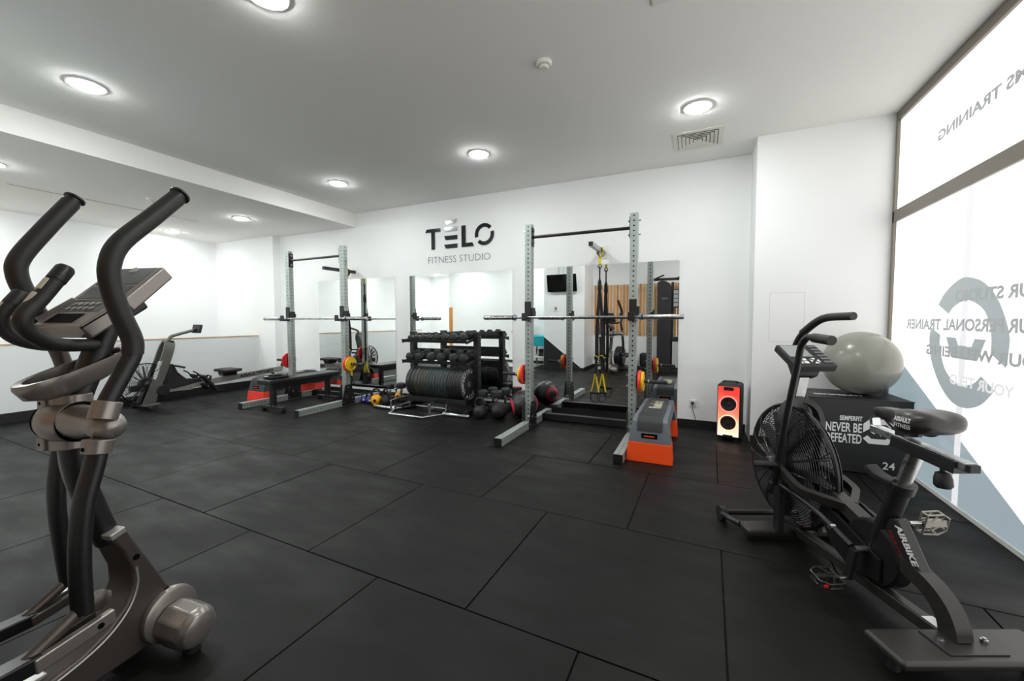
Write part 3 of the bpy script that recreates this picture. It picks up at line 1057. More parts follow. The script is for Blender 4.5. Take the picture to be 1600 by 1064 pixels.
# ------------------------------------------------------------------ aerobic decks
def deck(lab, x, y, base, body, txt):
    t = thing('aerobic_deck', lab, 'step bench', (x, y, 0))
    Lh, W0, W1, H = .53, .182, .142, .375
    # bridge body: top slab with rounded ends coming down as legs
    prof = [(-Lh, .165), (-Lh + .028, .29), (-Lh + .045, .345), (-Lh + .085, .372), (Lh - .085, .372), (Lh - .045, .345), (Lh - .028, .29), (Lh, .165),
            (Lh - .15, .165), (Lh - .175, .255), (Lh - .23, .285), (-Lh + .23, .285), (-Lh + .175, .255), (-Lh + .15, .165)]
    n = len(prof)
    vs = []
    for s in (-1, 1):
        for yy, zz in prof:
            k = (zz - .165) / (.372 - .165)
            vs.append(V((s * (W0 * .965 + (W1 - W0 * .965) * k), yy, zz)))
    fs = []
    for i in range(n):
        j = (i + 1) % n
        fs.append((i, j, n + j, n + i))
    for o_ in (0, n):
        q = lambda a: a + o_
        fs += [tuple(map(q, (0, 1, 12, 13))), tuple(map(q, (1, 2, 11, 12))), tuple(map(q, (2, 3, 11))), tuple(map(q, (3, 4, 10, 11))), tuple(map(q, (4, 5, 10))), tuple(map(q, (5, 6, 9, 10))), tuple(map(q, (6, 7, 8, 9)))]
    b = MB(); b.add(vs, fs)
    b.build('body', body, t, bevel=.010, seg=3)
    for s in (-1, 1):
        q = MB()
        y0, y1 = s * (Lh + .016), s * (Lh - .16)
        q.hexa([V((-W0 - .008, y0 if s < 0 else y1, 0)), V((W0 + .008, y0 if s < 0 else y1, 0)), V((W0 + .008, y1 if s < 0 else y0, 0)), V((-W0 - .008, y1 if s < 0 else y0, 0)),
                V((-W0 + .006, (y0 - s * .016) if s < 0 else y1, .17)), V((W0 - .006, (y0 - s * .016) if s < 0 else y1, .17)), V((W0 - .006, y1 if s < 0 else (y0 - s * .016), .17)), V((-W0 + .006, y1 if s < 0 else (y0 - s * .016), .17))])
        q.build('riser_leg', base, t, bevel=.008, seg=2)
        R_ = Matrix.Rotation(-s * .15, 3, 'X')
        MB().box((0, s * (Lh - .011), .225), (.13, .012, .045), R=R_).build('handle_recess', DARK, t, bevel=.004)
        MB().box((0, s * (Lh - .006), .225), (.09, .010, .010), R=R_).build('latch_tab', base, t, bevel=.002)
    # textured tread wrapping over both ends
    g_ = MB()
    path = [(-Lh + .022, .262), (-Lh + .036, .325), (-Lh + .05, .352), (-Lh + .09, .376), (Lh - .09, .376), (Lh - .05, .352), (Lh - .036, .325), (Lh - .022, .262)]
    P = [V((0, a, b_)) for a, b_ in path]
    g_.rbar(P, .208, .010, side=(1, 0, 0), n=0)
    tr = g_.build('tread', TREAD, t, bevel=.002)
    st_ = MB()
    for k in range(9):
        for j in range(10):
            xx = -.085 + j * .019 + (.0095 if k % 2 else 0)
            if xx > .092:
                continue
            yy = -Lh + .105 + k * .019
            st_.box((xx, yy, .382), (.013, .013, .004), taper=.6)
            st_.box((xx, -yy, .382), (.013, .013, .004), taper=.6)
    for k in range(5):
        for j in range(10):
            xx = -.085 + j * .019 + (.0095 if k % 2 else 0)
            if xx > .092:
                continue
            q = V((0, -Lh + .030, .272)) + V((0, .0135, .0165)) * k * .88 + V((0, -.005, .004))
            for s in (1, -1):
                st_.box((xx, q.y * s, q.z), (.013, .008, .012))
    o = st_.build('tread_studs', TREAD, t, smooth=False)
    o['kind'] = 'stuff'
    MB().text(txt, (.052, -.08, .3822), (0, 1, 0), (-1, 0, 0), .150, bold=.03, width=.40).build('lettering', PRINTC, t, smooth=False)
    return t


deck('orange and grey aerobic step deck with studded black tread beside the right squat rack', -.355, 4.10, ORANGE, GREYDECK, 'Reebok')
deck('red and dark grey aerobic step deck behind the flat bench at the left squat rack', -5.975, 4.355, REDO, DARKDECK, 'Reebok')

# ------------------------------------------------------------------ lit loudspeaker
t = thing('party_speaker', 'black portable loudspeaker glowing red and white beside the wall pier', 'speaker', (.325, 4.685, 0), rz=math.radians(-11))
W_, H_, Dp = .107, .575, .135
MB().ab(-W_, W_, -Dp, Dp, .02, H_).build('cabinet', RUBBER, t, bevel=.03, seg=4)
g_ = MB()
for xx in (-.07, .07):
    g_.box((xx, -Dp + .03, .011), (.03, .05, .02))
    g_.box((xx, Dp - .03, .011), (.03, .05, .02))
g_.build('feet', BLACK, t, smooth=False)
GL = bpy.data.materials.new('speaker_glow')
GL.use_nodes = True
nt = GL.node_tree
b = nt.nodes['Principled BSDF']
b.inputs['Base Color'].default_value = (.25, .05, .03, 1)
tc = nt.nodes.new('ShaderNodeTexCoord')
sx = nt.nodes.new('ShaderNodeSeparateXYZ')
nt.links.new(tc.outputs['Object'], sx.inputs[0])
nz = nt.nodes.new('ShaderNodeTexNoise')
nz.inputs['Scale'].default_value = 9
nt.links.new(tc.outputs['Object'], nz.inputs['Vector'])
ad = nt.nodes.new('ShaderNodeMath'); ad.operation = 'MULTIPLY_ADD'
ad.inputs[1].default_value = .22
nt.links.new(nz.outputs['Fac'], ad.inputs[0])
nt.links.new(sx.outputs['Z'], ad.inputs[2])
cr = nt.nodes.new('ShaderNodeValToRGB')
e = cr.color_ramp.elements
e[0].position = .12; e[0].color = (1, .93, .86, 1)
e[1].position = .60; e[1].color = (1, .03, .02, 1)
n_ = e.new(.26); n_.color = (1, .72, .50, 1)
n_ = e.new(.38); n_.color = (1, .22, .12, 1)
nt.links.new(ad.outputs[0], cr.inputs[0])
nt.links.new(cr.outputs[0], b.inputs['Emission Color'])
b.inputs['Emission Strength'].default_value = 1.15
MB().ab(-W_ + .012, W_ - .012, -Dp - .004, -Dp + .002, .048, H_ - .025).build('light_panel', GL, t, bevel=.003)
RING = emis('speaker_ring_glow', (1, .42, .22, 1), 1.6)
RINGR = emis('speaker_ring_red', (1, .10, .08, 1), 1.3)
for zz, m_ in ((.375, RINGR), (.185, RING)):
    MB().torus((0, -Dp - .006, zz), .077, .0055, (0, 1, 0), 36, 8).build('light_ring', m_, t)
    MB().lathe([(.071, 0), (.070, .005), (.063, .007), (.050, .003), (.022, .0015), (.018, .006), (0, .008)], (0, -Dp - .004, zz), (0, -1, 0), 32).build('woofer', SPKG, t)
MB().ab(-.045, .045, -Dp - .010, -Dp, H_ - .065, H_ - .028).build('control_plate', BLACK, t, bevel=.004)
MB().ab(-.045, .045, -Dp - .010, -Dp, .035, .062).build('lower_badge', BLACK, t, bevel=.004)
g_ = MB()
for xx in (-.06, .06):
    g_.box((xx, 0, H_ + .006), (.022, .03, .016))
g_.tube([(-.06, 0, H_ + .004), (-.055, 0, H_ + .014), (.055, 0, H_ + .014), (.06, 0, H_ + .004)], .006, 8)
g_.build('carry_handle', BLACK, t)

# ------------------------------------------------------------------ soft plyometric box and the ball on it
t = thing('plyo_box', 'black soft plyometric box with white lettering and number 24', 'plyo box', (1.152, 4.235, 0), rz=.055)
BX, BY, BZ = .345, .235, .595
MB().ab(-BX, BX, -BY, BY, .001, BZ).build('body', VINYL, t, bevel=.012, seg=3)
g_ = MB()
for sy in (-1, 1):
    g_.tube([(-BX, sy * BY, BZ - .004), (BX, sy * BY, BZ - .004)], .004, 6, 0)
g_.build('seam', VINYL, t)
fx = lambda a: a
g_ = MB()
FY = -BY - .001
g_.text('SEMPERFIT', (.030, FY, .420), (1, 0, 0), (0, 0, 1), .050, bold=.03, width=.145, align='R')
g_.text('NEVER BE', (.030, FY, .328), (1, 0, 0), (0, 0, 1), .102, bold=.02, width=.235, align='R')
g_.text('DEFEATED', (.030, FY, .240), (1, 0, 0), (0, 0, 1), .102, bold=.02, width=.235, align='R')
g_.text('24', (.205, FY, .055), (1, 0, 0), (0, 0, 1), .080, bold=.01, align='C')
g_.text('SEMPERFIT', (-.25, -.10, BZ + .0012), (1, 0, 0), (0, 1, 0), .07, bold=.03, width=.34)
g_.build('lettering', PRINTW, t, smooth=False)
# octagonal emblem: two interlocked brackets
g_ = MB()
ex, ez = .135, .345


def bracket_shape(mir):
    r0, r1, c_ = .098, .058, .042
    P = [(-r0, -.012), (-r0, .098 - c_), (-r0 + c_, .098), (.06, .098), (.098, .06), (.070, .032), (.045, .058), (-.042, .058), (-r1, .042), (-r1, .02)]
    return [(ex + mir * a, FY, ez + mir * b_) for a, b_ in P]


for s in (1, -1):
    g_.prism(bracket_shape(s), (0, -.0006, 0))
    g_.prism([(ex - s * .05, FY, ez - s * .005), (ex - s * .012, FY, ez + s * .035), (ex + s * .0, FY, ez + s * .02), (ex - s * .028, FY, ez - s * .022)], (0, -.0006, 0))
g_.build('emblem', PRINTW, t, smooth=False)

BR = .262
o = MB()
prof = []
for k in range(0, 61):
    a = -PI / 2 + PI * k / 60
    rr = BR * (1 + (.0022 if 8 < k < 52 and k % 2 else 0))
    prof.append((rr * math.cos(a), rr * math.sin(a)))
o.lathe(prof, (0, 0, 0), (.86, .35, .38), 64)
ball = o.build('exercise_ball', BALLG, loc=(1.245, 4.265, BZ + BR - .0005), sharp=80)
tag(ball, 'large silver grey exercise ball resting on the black box', 'exercise ball')

# ================================================================== DUMBBELL RACK
RKX0, RKX1 = -3.835, -2.655      # outer post faces
rk = thing('dumbbell_rack', 'black three tier weight rack between the two squat racks', 'weight rack', (-3.165, 4.65, 0))
hw = .52
for s in (-1, 1):
    MB().beam((s * hw, .0, .07), (s * hw, .0, 1.05), .07, .085).build('post', BLACK, rk, smooth=False, bevel=.003)
    MB().beam((s * hw, -.31, .035), (s * hw, .24, .035), .07, .07).build('foot', BLACK, rk, smooth=False, bevel=.003)
    MB().yz([(-.10, .07), (.10, .07), (.05, .26), (-.05, .26)], s * (hw - .04) - .003, s * (hw - .04) + .003).build('gusset_plate', BLACK, rk, smooth=False)
    g_ = MB()
    for zz in (1.0, .94, .72, .66, .22, .12):
        g_.cyl((s * hw, .0, zz), (s * (hw + .052), 0, zz), .010, seg=8)
    g_.build('bolts', STEEL, rk)
    MB().box((s * hw, .0, 1.055), (.078, .093, .012)).build('post_cap', BLACK, rk, bevel=.003)


def shelf(y0, z0, y1, z1, nm='shelf'):
    """tray tilted towards the room, front edge (y0,z0)"""
    g1 = MB()
    d = V((0, y1 - y0, z1 - z0))
    n = V((1, 0, 0)).cross(d).normalized()
    p0, p1 = V((0, y0, z0)), V((0, y1, z1))
    for q in (p0, p0 + d * .56, ):
        g1.rbar([q + V((-.51, 0, 0)) + d * 0, q + V((.51, 0, 0))], .09, .012, side=tuple(d.normalized()), n=0)
    g1.rbar([p0 + V((-.51, 0, 0)) + n * .02 - d.normalized() * .045, p0 + V((.51, 0, 0)) + n * .02 - d.normalized() * .045], .034, .008, side=tuple(n), n=0)
    g1.rbar([p1 + V((-.51, 0, 0)) + n * .02, p1 + V((.51, 0, 0)) + n * .02], .05, .010, side=tuple(n), n=0)
    o1 = g1.build(nm, BLACK, rk, smooth=False)
    for s in (-1, 1):
        MB().beam(p0 + V((s * .508, 0, 0)) - d.normalized() * .045, p1 + V((s * .508, 0, 0)), .008, .036).build('shelf_side', BLACK, rk, smooth=False)
    return d.normalized(), n


S1 = shelf(-.22, .940, .10, 1.000)
S2 = shelf(-.22, .660, .10, .720)
g_ = MB()
for yy in (-.25, -.01):
    g_.beam((-.50, yy, .155), (.50, yy, .155), .05, .05, side=(0, 0, 1))
g_.build('plate_rail', BLACK, rk, smooth=False, bevel=.003)
MB().beam((-.42, -.285, .175), (.51, -.285, .175), .012, .06, side=(0, 1, 0)).build('front_lip', BLACK, rk, smooth=False)
MB().beam((-.51, .05, .80), (.51, .05, .80), .05, .05, side=(0, 0, 1)).build('back_bar', BLACK, rk, smooth=False)


# ------------------------------------------------------------------ hex dumbbells
_db = {}


def dumbbell(loc, L, r, axis, lab, group, rz=0, mfinish=0):
    """axis 'y' = lying along a shelf (tilt), 'z' = standing on end; origin at centre of the shelf contact"""
    k = (round(L, 3), round(r, 3))
    t = thing('hex_dumbbell', lab, 'dumbbell', loc, rz=rz, group=group)
    if k not in _db:
        hl = L * .30
        hd = []
        for s in (-1, 1):
            prof = [(r * .62, 0), (r * .98, hl * .16), (r, hl * .22), (r, hl * .8), (r * .86, hl)]
            o = MB()
            a0 = V((0, s * (L / 2), 0))
            o.lathe([(a, b_) for a, b_ in prof], a0, (0, -s, 0), 6)
            hd.append(o.build('head', DUMB, t, bevel=r * .07))
        h = MB().lathe([(.013, -L * .2), (.0165, -L * .1), (.0175, 0), (.0165, L * .1), (.013, L * .2)], (0, 0, 0), (0, 1, 0), 16).build('handle', CHROME, t)
        _db[k] = hd + [h]
    else:
        for q in _db[k]:
            c = q.copy(); C.objects.link(c); c.parent = t
    if axis == 'z':
        t.rotation_euler = (PI / 2, 0, rz)
    return t


d1, n1 = S1
tilt = math.atan2(d1.z, d1.y)
sizes = [(.175, .038), (.185, .041), (.195, .044), (.205, .047), (.212, .050), (.22, .054), (.23, .058), (.24, .061)]
xs = [-3.590, -3.488, -3.382, -3.270, -3.146, -3.014, -2.874, -2.732]
for i, ((L, r), x) in enumerate(zip(sizes, xs)):
    c = V((0, -.22, .940)) + d1 * .105 + n1 * (.006 + r * .866)
    if n1.z < 0:
        c = V((0, -.22, .940)) + d1 * .105 - n1 * (.006 + r * .866)
    t = dumbbell((x, 4.65 + c.y, c.z), L, r, 'y', 'small black hex dumbbell on the top rack shelf, ' + order(i, 8), 'dumbbells on the top shelf')
    t.rotation_euler = (tilt, 0, random.uniform(-.06, .06))
xs2 = [-3.590 + 3.2, -3.43 + 3.2, -3.25 + 3.2, -3.09 + 3.2, -2.885 + 3.2, -2.735 + 3.2]
rr2 = [.063, .064, .065, .066, .066, .066]
for i, x in enumerate(xs2):
    r = rr2[i]
    c = V((0, -.22, .660)) + d1 * .115 + (n1 if n1.z > 0 else -n1) * (.006 + r * .866)
    t = dumbbell((-3.2 + x, 4.65 + c.y, c.z), .25, r, 'y', 'heavy black hex dumbbell on the middle rack shelf, ' + order(i, 6), 'dumbbells on the middle shelf')
    t.rotation_euler = (tilt, 0, random.uniform(-.12, .12))
# dumbbells standing on end either side of the rack
for x, y, L, r, rz, lab in ((-4.175, 4.70, .28, .066, .2, 'upright black hex dumbbell standing nearest the kettlebells, left of the weight rack'),
                            (-4.02, 4.76, .29, .070, .6, 'upright black hex dumbbell touching the left end of the plate row'),
                            (-2.515, 4.56, .32, .075, .3, 'black hex dumbbell standing on end behind the black kettlebell'),
                            (-2.335, 4.60, .32, .078, .7, 'black hex dumbbell standing on end behind the slam ball'),
                            (-2.49, 4.80, .32, .073, .1, 'black hex dumbbell standing on end next to the mirror, behind the kettlebell'),
                            (-2.315, 4.82, .32, .073, .5, 'black hex dumbbell standing on end next to the foam roller')):
    dumbbell((x, y, L / 2 + .001), L, r, 'z', lab, 'dumbbells standing on the floor', rz=rz)

# ------------------------------------------------------------------ bumper plates
PR = .207
x = -3.555
ths = [.062, .056, .056, .050, .046, .040, .046, .044, .044, .040, .040, .044, .040, .036, .030, .028, .028, .026, .026, .034]
sc = .875 / sum(ths)
OLIVE = mat('bumper_worn_olive', rgb(52, 52, 42), .5, var=.15, scale=18)
TEALB = mat('bumper_worn_teal', rgb(44, 54, 54), .5, var=.15, scale=18)
for i, th in enumerate(ths):
    th *= sc
    m_ = OLIVE if 2 <= i <= 5 else (TEALB if 6 <= i <= 12 else BUMPER)
    lab = 'plain black bumper plate in the bottom row of the rack, ' + (order(i, len(ths)) if i < 10 or len(ths) - 1 - i < 10 else '')
    if i == len(ths) - 1:
        lab = 'black bumper plate with a ring of white lettering at the right end of the row'
    t = thing('bumper_plate', lab, 'weight plate', (x + th / 2, 4.50 + random.uniform(-.004, .004), .181 + PR), group='bumper plates on the weight rack')
    h = th / 2 - .0012
    MB().lathe([(.024, -h), (.05, -h), (PR * .62, -h * .82), (PR * .86, -h), (PR - .006, -h), (PR, -h + .006), (PR, h - .006), (PR - .006, h), (PR * .86, h), (PR * .62, h * .82), (.05, h), (.024, h)],
               (0, 0, 0), (1, 0, 0), 48).build('disc', m_, t, sharp=50)
    MB().lathe([(.0235, -h - .001), (.040, -h - .001), (.040, h + .001), (.0235, h + .001)], (0, 0, 0), (1, 0, 0), 24).build('hub', STEEL if i == len(ths) - 1 else BLACK, t)
    if i == len(ths) - 1:
        g_ = MB()
        S_ = 'SEMPERFIT'
        xf = h + .0012
        for q, base in ((0, 150), (1, -30)):
            for k, ch in enumerate(S_):
                a = math.radians(base + 58 - k * 14.5)
                a = math.radians((155 if q == 0 else -25) + 62 - k * 15.5)
                d_ = V((0, math.cos(a), math.sin(a)))
                tn = V((0, math.sin(a), -math.cos(a)))
                g_.text(ch, V((xf, 0, 0)) + d_ * PR * .66, tn, d_, .066, bold=.02, align='C')
        for a in (70, 250):
            a = math.radians(a)
            d_ = V((0, math.cos(a), math.sin(a)))
            g_.torus(V((xf, 0, 0)) + d_ * PR * .79, .014, .003, (1, 0, 0), 8, 4)
        g_.torus((xf, 0, 0), PR * .965, .0012, (1, 0, 0), 48, 4)
        g_.build('lettering', PRINTW, t, smooth=False)
    x += th

# ------------------------------------------------------------------ kettlebells
def kettlebell(x, y, r, m_, lab, rz=0.0, hs=1.0, wh=None):
    t = thing('kettlebell', lab, 'kettlebell', (x, y, 0), rz=rz, group='kettlebells on the floor')
    prof = [(0, .001), (r * .5, .001), (r * .74, r * .14), (r * .97, r * .6), (r, r * .92), (r * .9, r * 1.35), (r * .66, r * 1.66), (r * .34, r * 1.82), (0, r * 1.86)]
    P = catmull([(a, b_, 0) for a, b_ in prof], 4)
    MB().lathe([(max(p.x, 0), p.y) for p in P], (0, 0, 0), (0, 0, 1), 28).build('body', m_, t)
    rr = r * .17
    MB().tube([(-r * .50, 0, r * 1.45), (-r * .78, 0, r * 2.0), (-r * .56, 0, r * 2.55 * hs), (-r * .25, 0, r * 2.85 * hs), (r * .25, 0, r * 2.85 * hs), (r * .56, 0, r * 2.55 * hs), (r * .78, 0, r * 2.0), (r * .50, 0, r * 1.45)],
              rr, 12, 6).build('handle', wh or BLACK, t)
    MB().lathe([(r * .28, 0), (r * .3, .002), (0, .003)], (0, -r * .985, r * .9), (0, -1, 0), 16).build('badge', PRINTW if m_ is PURPLE else BLACK, t)
    return t


kettlebell(-4.508, 4.515, .052, PURPLE, 'small purple kettlebell, outermost beside the left rack foot', .5)
kettlebell(-4.396, 4.49, .052, PURPLE, 'small purple kettlebell right beside the yellow one', .9)
kettlebell(-4.215, 4.45, .080, AMBER, 'yellow orange kettlebell in front of the left mirror', .45)
kettlebell(-4.055, 4.47, .080, RUBBER, 'black kettlebell with a thick ring handle, left of the weight rack', -.2)
kettlebell(-4.165, 4.885, .066, AMBER, 'yellow kettlebell half hidden behind the black kettlebell', .3)
kettlebell(-2.445, 4.36, .088, RUBBER, 'black kettlebell at the right foot of the weight rack', .1)
# slam ball, roller, big wall ball
o = MB().sphere((0, 0, .108), .106, 32, 18, sc=(1, 1, .985)).build('slam_ball', RUBBER, loc=(-2.205, 4.42, 0), sharp=80)
tag(o, 'plain black slam ball between the black kettlebell and the wall ball', 'medicine ball')
t = thing('foam_roller', 'black textured foam roller standing upright with a red inside', 'foam roller', (-2.165, 4.865, 0))
MB().lathe([(.044, .001), (.064, .001), (.064, .33), (.044, .33)], (0, 0, 0), (0, 0, 1), 28).build('roller_sleeve', RUBBER, t)
MB().lathe([(.036, .004), (.0435, .004), (.0435, .336), (.036, .336)], (0, 0, 0), (0, 0, 1), 24).build('roller_core', RED, t)
g_ = MB()
for k in range(9):
    for j in range(14):
        a = 2 * PI * (j + .5 * (k % 2)) / 14
        g_.box((.065 * math.cos(a), .065 * math.sin(a), .025 + k * .035), (.009, .009, .016), R=Matrix.Rotation(a, 3, 'Z'), taper=.6)
o = g_.build('sleeve_knobs', RUBBER, t, smooth=False)
o['kind'] = 'stuff'
wr = .175
t = thing('wall_ball', 'large black stitched wall ball with a pink red panel behind the rack foot', 'medicine ball', (-1.955, 4.60, 0))
MB().sphere((0, 0, wr), wr, 40, 22, sc=(1, 1, .985)).build('ball', LEATHER, t, sharp=80)
def cap(c, ax, rc, lift, m_, name):
    ax = V(ax).normalized()
    g2 = MB()
    prof = []
    for k in range(9):
        a = rc * (1 - k / 8)
        prof.append(((wr + lift) * math.sin(a), (wr + lift) * math.cos(a)))
    g2.lathe([((wr - .01) * math.sin(rc), (wr - .01) * math.cos(rc))] + prof, c, ax, 32)
    return g2.build(name, m_, t, sharp=80)
cap((0, 0, wr), (-.80, -.60, -.18), .62, .0015, PINK, 'side_panel')
cap((0, 0, wr), (-.80, -.60, -.18), .36, .003, LEATHER, 'side_patch')
cap((0, 0, wr), (.80, .60, .02), .62, .0015, PINK, 'side_panel')
cap((0, 0, wr), (.80, .60, .02), .36, .003, LEATHER, 'side_patch')
g_ = MB()
for ax in ((1, .3, 0), (-.2, 1, .3), (.3, .2, 1)):
    g_.torus((0, 0, wr), wr + .0005, .0016, ax, 48, 5)
g_.build('seam', PRINTG, t)

# ------------------------------------------------------------------ hex trap bar
t = thing('trap_bar', 'chrome hexagonal trap bar lying on the floor in front of the weight rack', 'barbell', (-3.315, 4.27, 0), rz=.0)
zb = .026
HX = [(-.40, 0), (-.26, .27), (.26, .27), (.40, 0), (.26, -.27), (-.26, -.27)]
g_ = MB()
for i in range(6):
    a, b_ = HX[i], HX[(i + 1) % 6]
    g_.cyl((a[0], a[1], zb), (b_[0], b_[1], zb), .0155, seg=14)
    g_.sphere((a[0], a[1], zb), .0158, 12, 8)
g_.build('hex_frame', CHROME, t)
for s in (-1, 1):
    MB().lathe([(.0245, 0), (.0245, .345), (.021, .35), (0, .35)], (s * .42, 0, zb), (s, 0, 0), 20).build('sleeve', CHROME, t)
    MB().cyl((s * .39, 0, zb), (s * .425, 0, zb), .034, seg=18).build('collar', CHROME, t)
    xx = s * .305
    g_ = MB()
    g_.tube([(xx, -.185, zb + .01), (xx, -.185, .145), (xx, -.16, .175), (xx, .16, .175), (xx, .185, .145), (xx, .185, zb + .01)], .0135, 12, 5)
    g_.build('handle_loop', CHROME, t)
    MB().cyl((xx, -.14, .175), (xx, .14, .175), .0155, seg=16).build('grip', STEEL, t)

# ================================================================== ROWER
rw = thing('rowing_machine', 'charcoal air rowing machine along the low parapet wall', 'rowing machine', (-6.95, 2.95, 0), rz=.0)
# local: x across, y along the rail (towards the far wall)
for s in (-1, 1):
    MB().rbar([(s * .085, -.045, .045), (s * .085, .06, .33), (s * .08, .17, .62), (s * .07, .235, .82), (s * .035, .262, .905), (0, .268, .925)], .028, .125, side=(1, 0, 0)).build('upright_arch', ROWM, rw, sharp=50)
MB().rbar([(-.045, .262, .92), (0, .266, .932), (.045, .262, .92)], .10, .02, side=(0, 1, 0), n=3).build('arch_top', BLACK, rw)
MB().text('AIRROWER', (.1005, .055, .40), (0, .30, .95), (0, -.95, .30), .062, bold=.03, width=.27).build('lettering', PRINTW, rw, smooth=False)
MB().cyl((.07, .13, .245), (.125, .13, .245), .075, seg=28).build('pivot_cover', BLACK, rw, bevel=.006)
MB().cyl((-.07, .13, .245), (-.125, .13, .245), .075, seg=28).build('pivot_cover', BLACK, rw, bevel=.006)
MB().rbar([(0, -.10, .06), (0, .10, .06)], .2, .02, side=(1, 0, 0), n=0).build('foot_plate', SILVER, rw, bevel=.004)
g_ = MB().tube([(-.24, -.05, .035), (.24, -.05, .035)], .024, 12, 0)
g_.build('front_stabiliser', BLACK, rw)
g_ = MB()
for s in (-1, 1):
    g_.cyl((s * .23, -.05, .037), (s * .275, -.05, .037), .036, seg=18)
g_.build('transport_wheels', RUBBER, rw)


def fan(cx, cy, cz, R, parent, rings, spokes, blades, half, names=('fan_cage', 'fan_blades')):
    g1 = MB()
    for s in (-1, 1):
        for k in range(rings):
            q = (k + 1) / rings
            rr = R * (.16 + .84 * q)
            xx = s * half * (1 - .72 * q ** 3.2)
            g1.torus((cx + xx, cy, cz), rr, .0022, (1, 0, 0), 44, 3)
        for k in range(spokes):
            a = 2 * PI * (k + .5 * (s > 0)) / spokes
            P = []
            for j in range(7):
                q = j / 6
                rr = R * (.16 + .84 * q)
                P.append((cx + s * (half * (1 - .72 * q ** 3.2) + .002), cy + rr * math.cos(a), cz + rr * math.sin(a)))
            g1.tube(P, .0028, 4, 0)
        g1.lathe([(R * .17, 0), (R * .17, .012), (R * .12, .02), (0, .022)], (cx + s * (half - .006), cy, cz), (s, 0, 0), 24)
    g1.torus((cx, cy, cz), R + .003, .011, (1, 0, 0), 64, 6)
    o1 = g1.build(names[0], SATIN, parent)
    g2 = MB()
    for k in range(blades):
        a = 2 * PI * k / blades
        d_ = V((0, math.cos(a), math.sin(a)))
        tn = V((0, -math.sin(a), math.cos(a)))
        c0 = V((cx, cy, cz))
        q = [c0 + d_ * R * .25 - V((half * .55, 0, 0)) + tn * .0, c0 + d_ * R * .25 + V((half * .55, 0, 0)), c0 + d_ * R * .9 + V((half * .3, 0, 0)) + tn * .02, c0 + d_ * R * .9 - V((half * .3, 0, 0)) + tn * .02]
        g2.prism(q, tn * .004)
    g2.lathe([(R * .28, -half * .5), (R * .28, half * .5)], (cx, cy, cz), (1, 0, 0), 28)
    for s in (-1, 1):
        g2.cyl((cx + s * .01, cy, cz), (cx + s * half, cy, cz), .02, seg=12)
    o2 = g2.build(names[1], BLACK, parent)
    return o1, o2


fan(0, -.02, .345, .282, rw, 11, 14, 16, .065)
MB().rbar([(0, -.20, .30), (0, .02, .29), (0, .14, .25)], .05, .08, side=(1, 0, 0)).build('front_arm', BLACK, rw, sharp=50)
MB().yz([(.20, .60), (.30, .60), (.36, .46), (.46, .36), (.62, .345), (.70, .30), (.30, .235), (.14, .25), (.16, .45)], -.035, .035).build('chain_housing', RUBBER, rw, bevel=.012)
MB().tube([(0, .22, .56), (.02, .30, .50), (.03, .37, .43)], .015, 10).build('pull_handle_holder', BLACK, rw)
MB().tube([(-.24, .335, .55), (-.1, .32, .565), (.1, .32, .565), (.24, .335, .55)], .015, 10).build('pull_handle', RUBBER, rw)
# monitor arm
MB().tube([(0, .265, .92), (0, .285, .975), (0, .34, 1.01), (0, .60, 1.085)], .023, 12, 6).build('monitor_arm', ROWM, rw)
MB().box((0, .64, 1.10), (.20, .04, .13), R=Matrix.Rotation(-.25, 3, 'X')).build('monitor', RUBBER, rw, bevel=.01)
MB().box((0, .664, 1.095), (.15, .006, .09), R=Matrix.Rotation(-.25, 3, 'X')).build('monitor_screen', SCREEN, rw)
MB().beam((0, .58, 1.08), (0, .63, 1.09), .05, .05).build('monitor_hinge', BLACK, rw, bevel=.01)
# rail
MB().beam((0, .13, .245), (0, .55, .235), .045, .10).build('neck_beam', RAILM, rw, smooth=False, bevel=.006)
MB().beam((0, .50, .255), (0, 1.99, .345), .06, .092).build('rail', RAILM, rw, smooth=False, bevel=.008)
MB().text('ASSAULTFITNESS', (.0315, 1.22, .276), (0, .998, .06), (0, -.06, .998), .07, bold=.05, shear=.2, width=.60).build('lettering', PRINTD, rw, smooth=False)
MB().beam((0, 1.985, .32), (0, 2.01, .44), .05, .02).build('end_stop', BLACK, rw, bevel=.004)
g_ = MB()
g_.beam((0, 1.82, .30), (0, 1.86, .05), .06, .03)
g_.beam((-.20, 1.86, .03), (.20, 1.86, .03), .05, .05, side=(0, 1, 0))
g_.build('rear_leg', BLACK, rw, smooth=False, bevel=.004)
g_ = MB()
P = [(-.16, -.13), (-.19, -.05), (-.19, .08), (-.14, .15), (-.04, .13), (.04, .13), (.14, .15), (.19, .08), (.19, -.05), (.16, -.13), (.04, -.11), (-.04, -.11)]
g_.prism([(a, 1.06 + b_, .40) for a, b_ in P], (0, 0, .045))
g_.build('seat', RUBBER, rw, bevel=.015, seg=3)
MB().box((0, 1.06, .368), (.13, .20, .06), taper=1.15).build('seat_carriage', BLACK, rw, bevel=.005)
for s in (-1, 1):
    R_ = Matrix.Rotation(math.radians(-52), 3, 'X')
    xx = s * .125
    MB().box((xx, .71, .27), (.125, .32, .034), R=R_).build('footrest', RUBBER, rw, bevel=.008)
    g_ = MB()
    for k in range(6):
        c = V((xx, .71, .27)) + R_ @ V((0, -.12 + k * .048, .020))
        g_.box(c, (.10, .012, .008), R=R_)
    g_.build('footrest_ribs', BLACK, rw, smooth=False)
    MB().rbar([(xx - .06, .68, .31), (xx - .05, .71, .37), (xx, .72, .385), (xx + .05, .71, .37), (xx + .06, .68, .31)], .035, .005, side=(0, 1, -.4)).build('foot_strap', BWEB, rw)
    MB().tube([(xx, .60, .36), (xx, .56, .43), (xx, .50, .47)], .010, 8).build('strap_buckle', BLACK, rw)
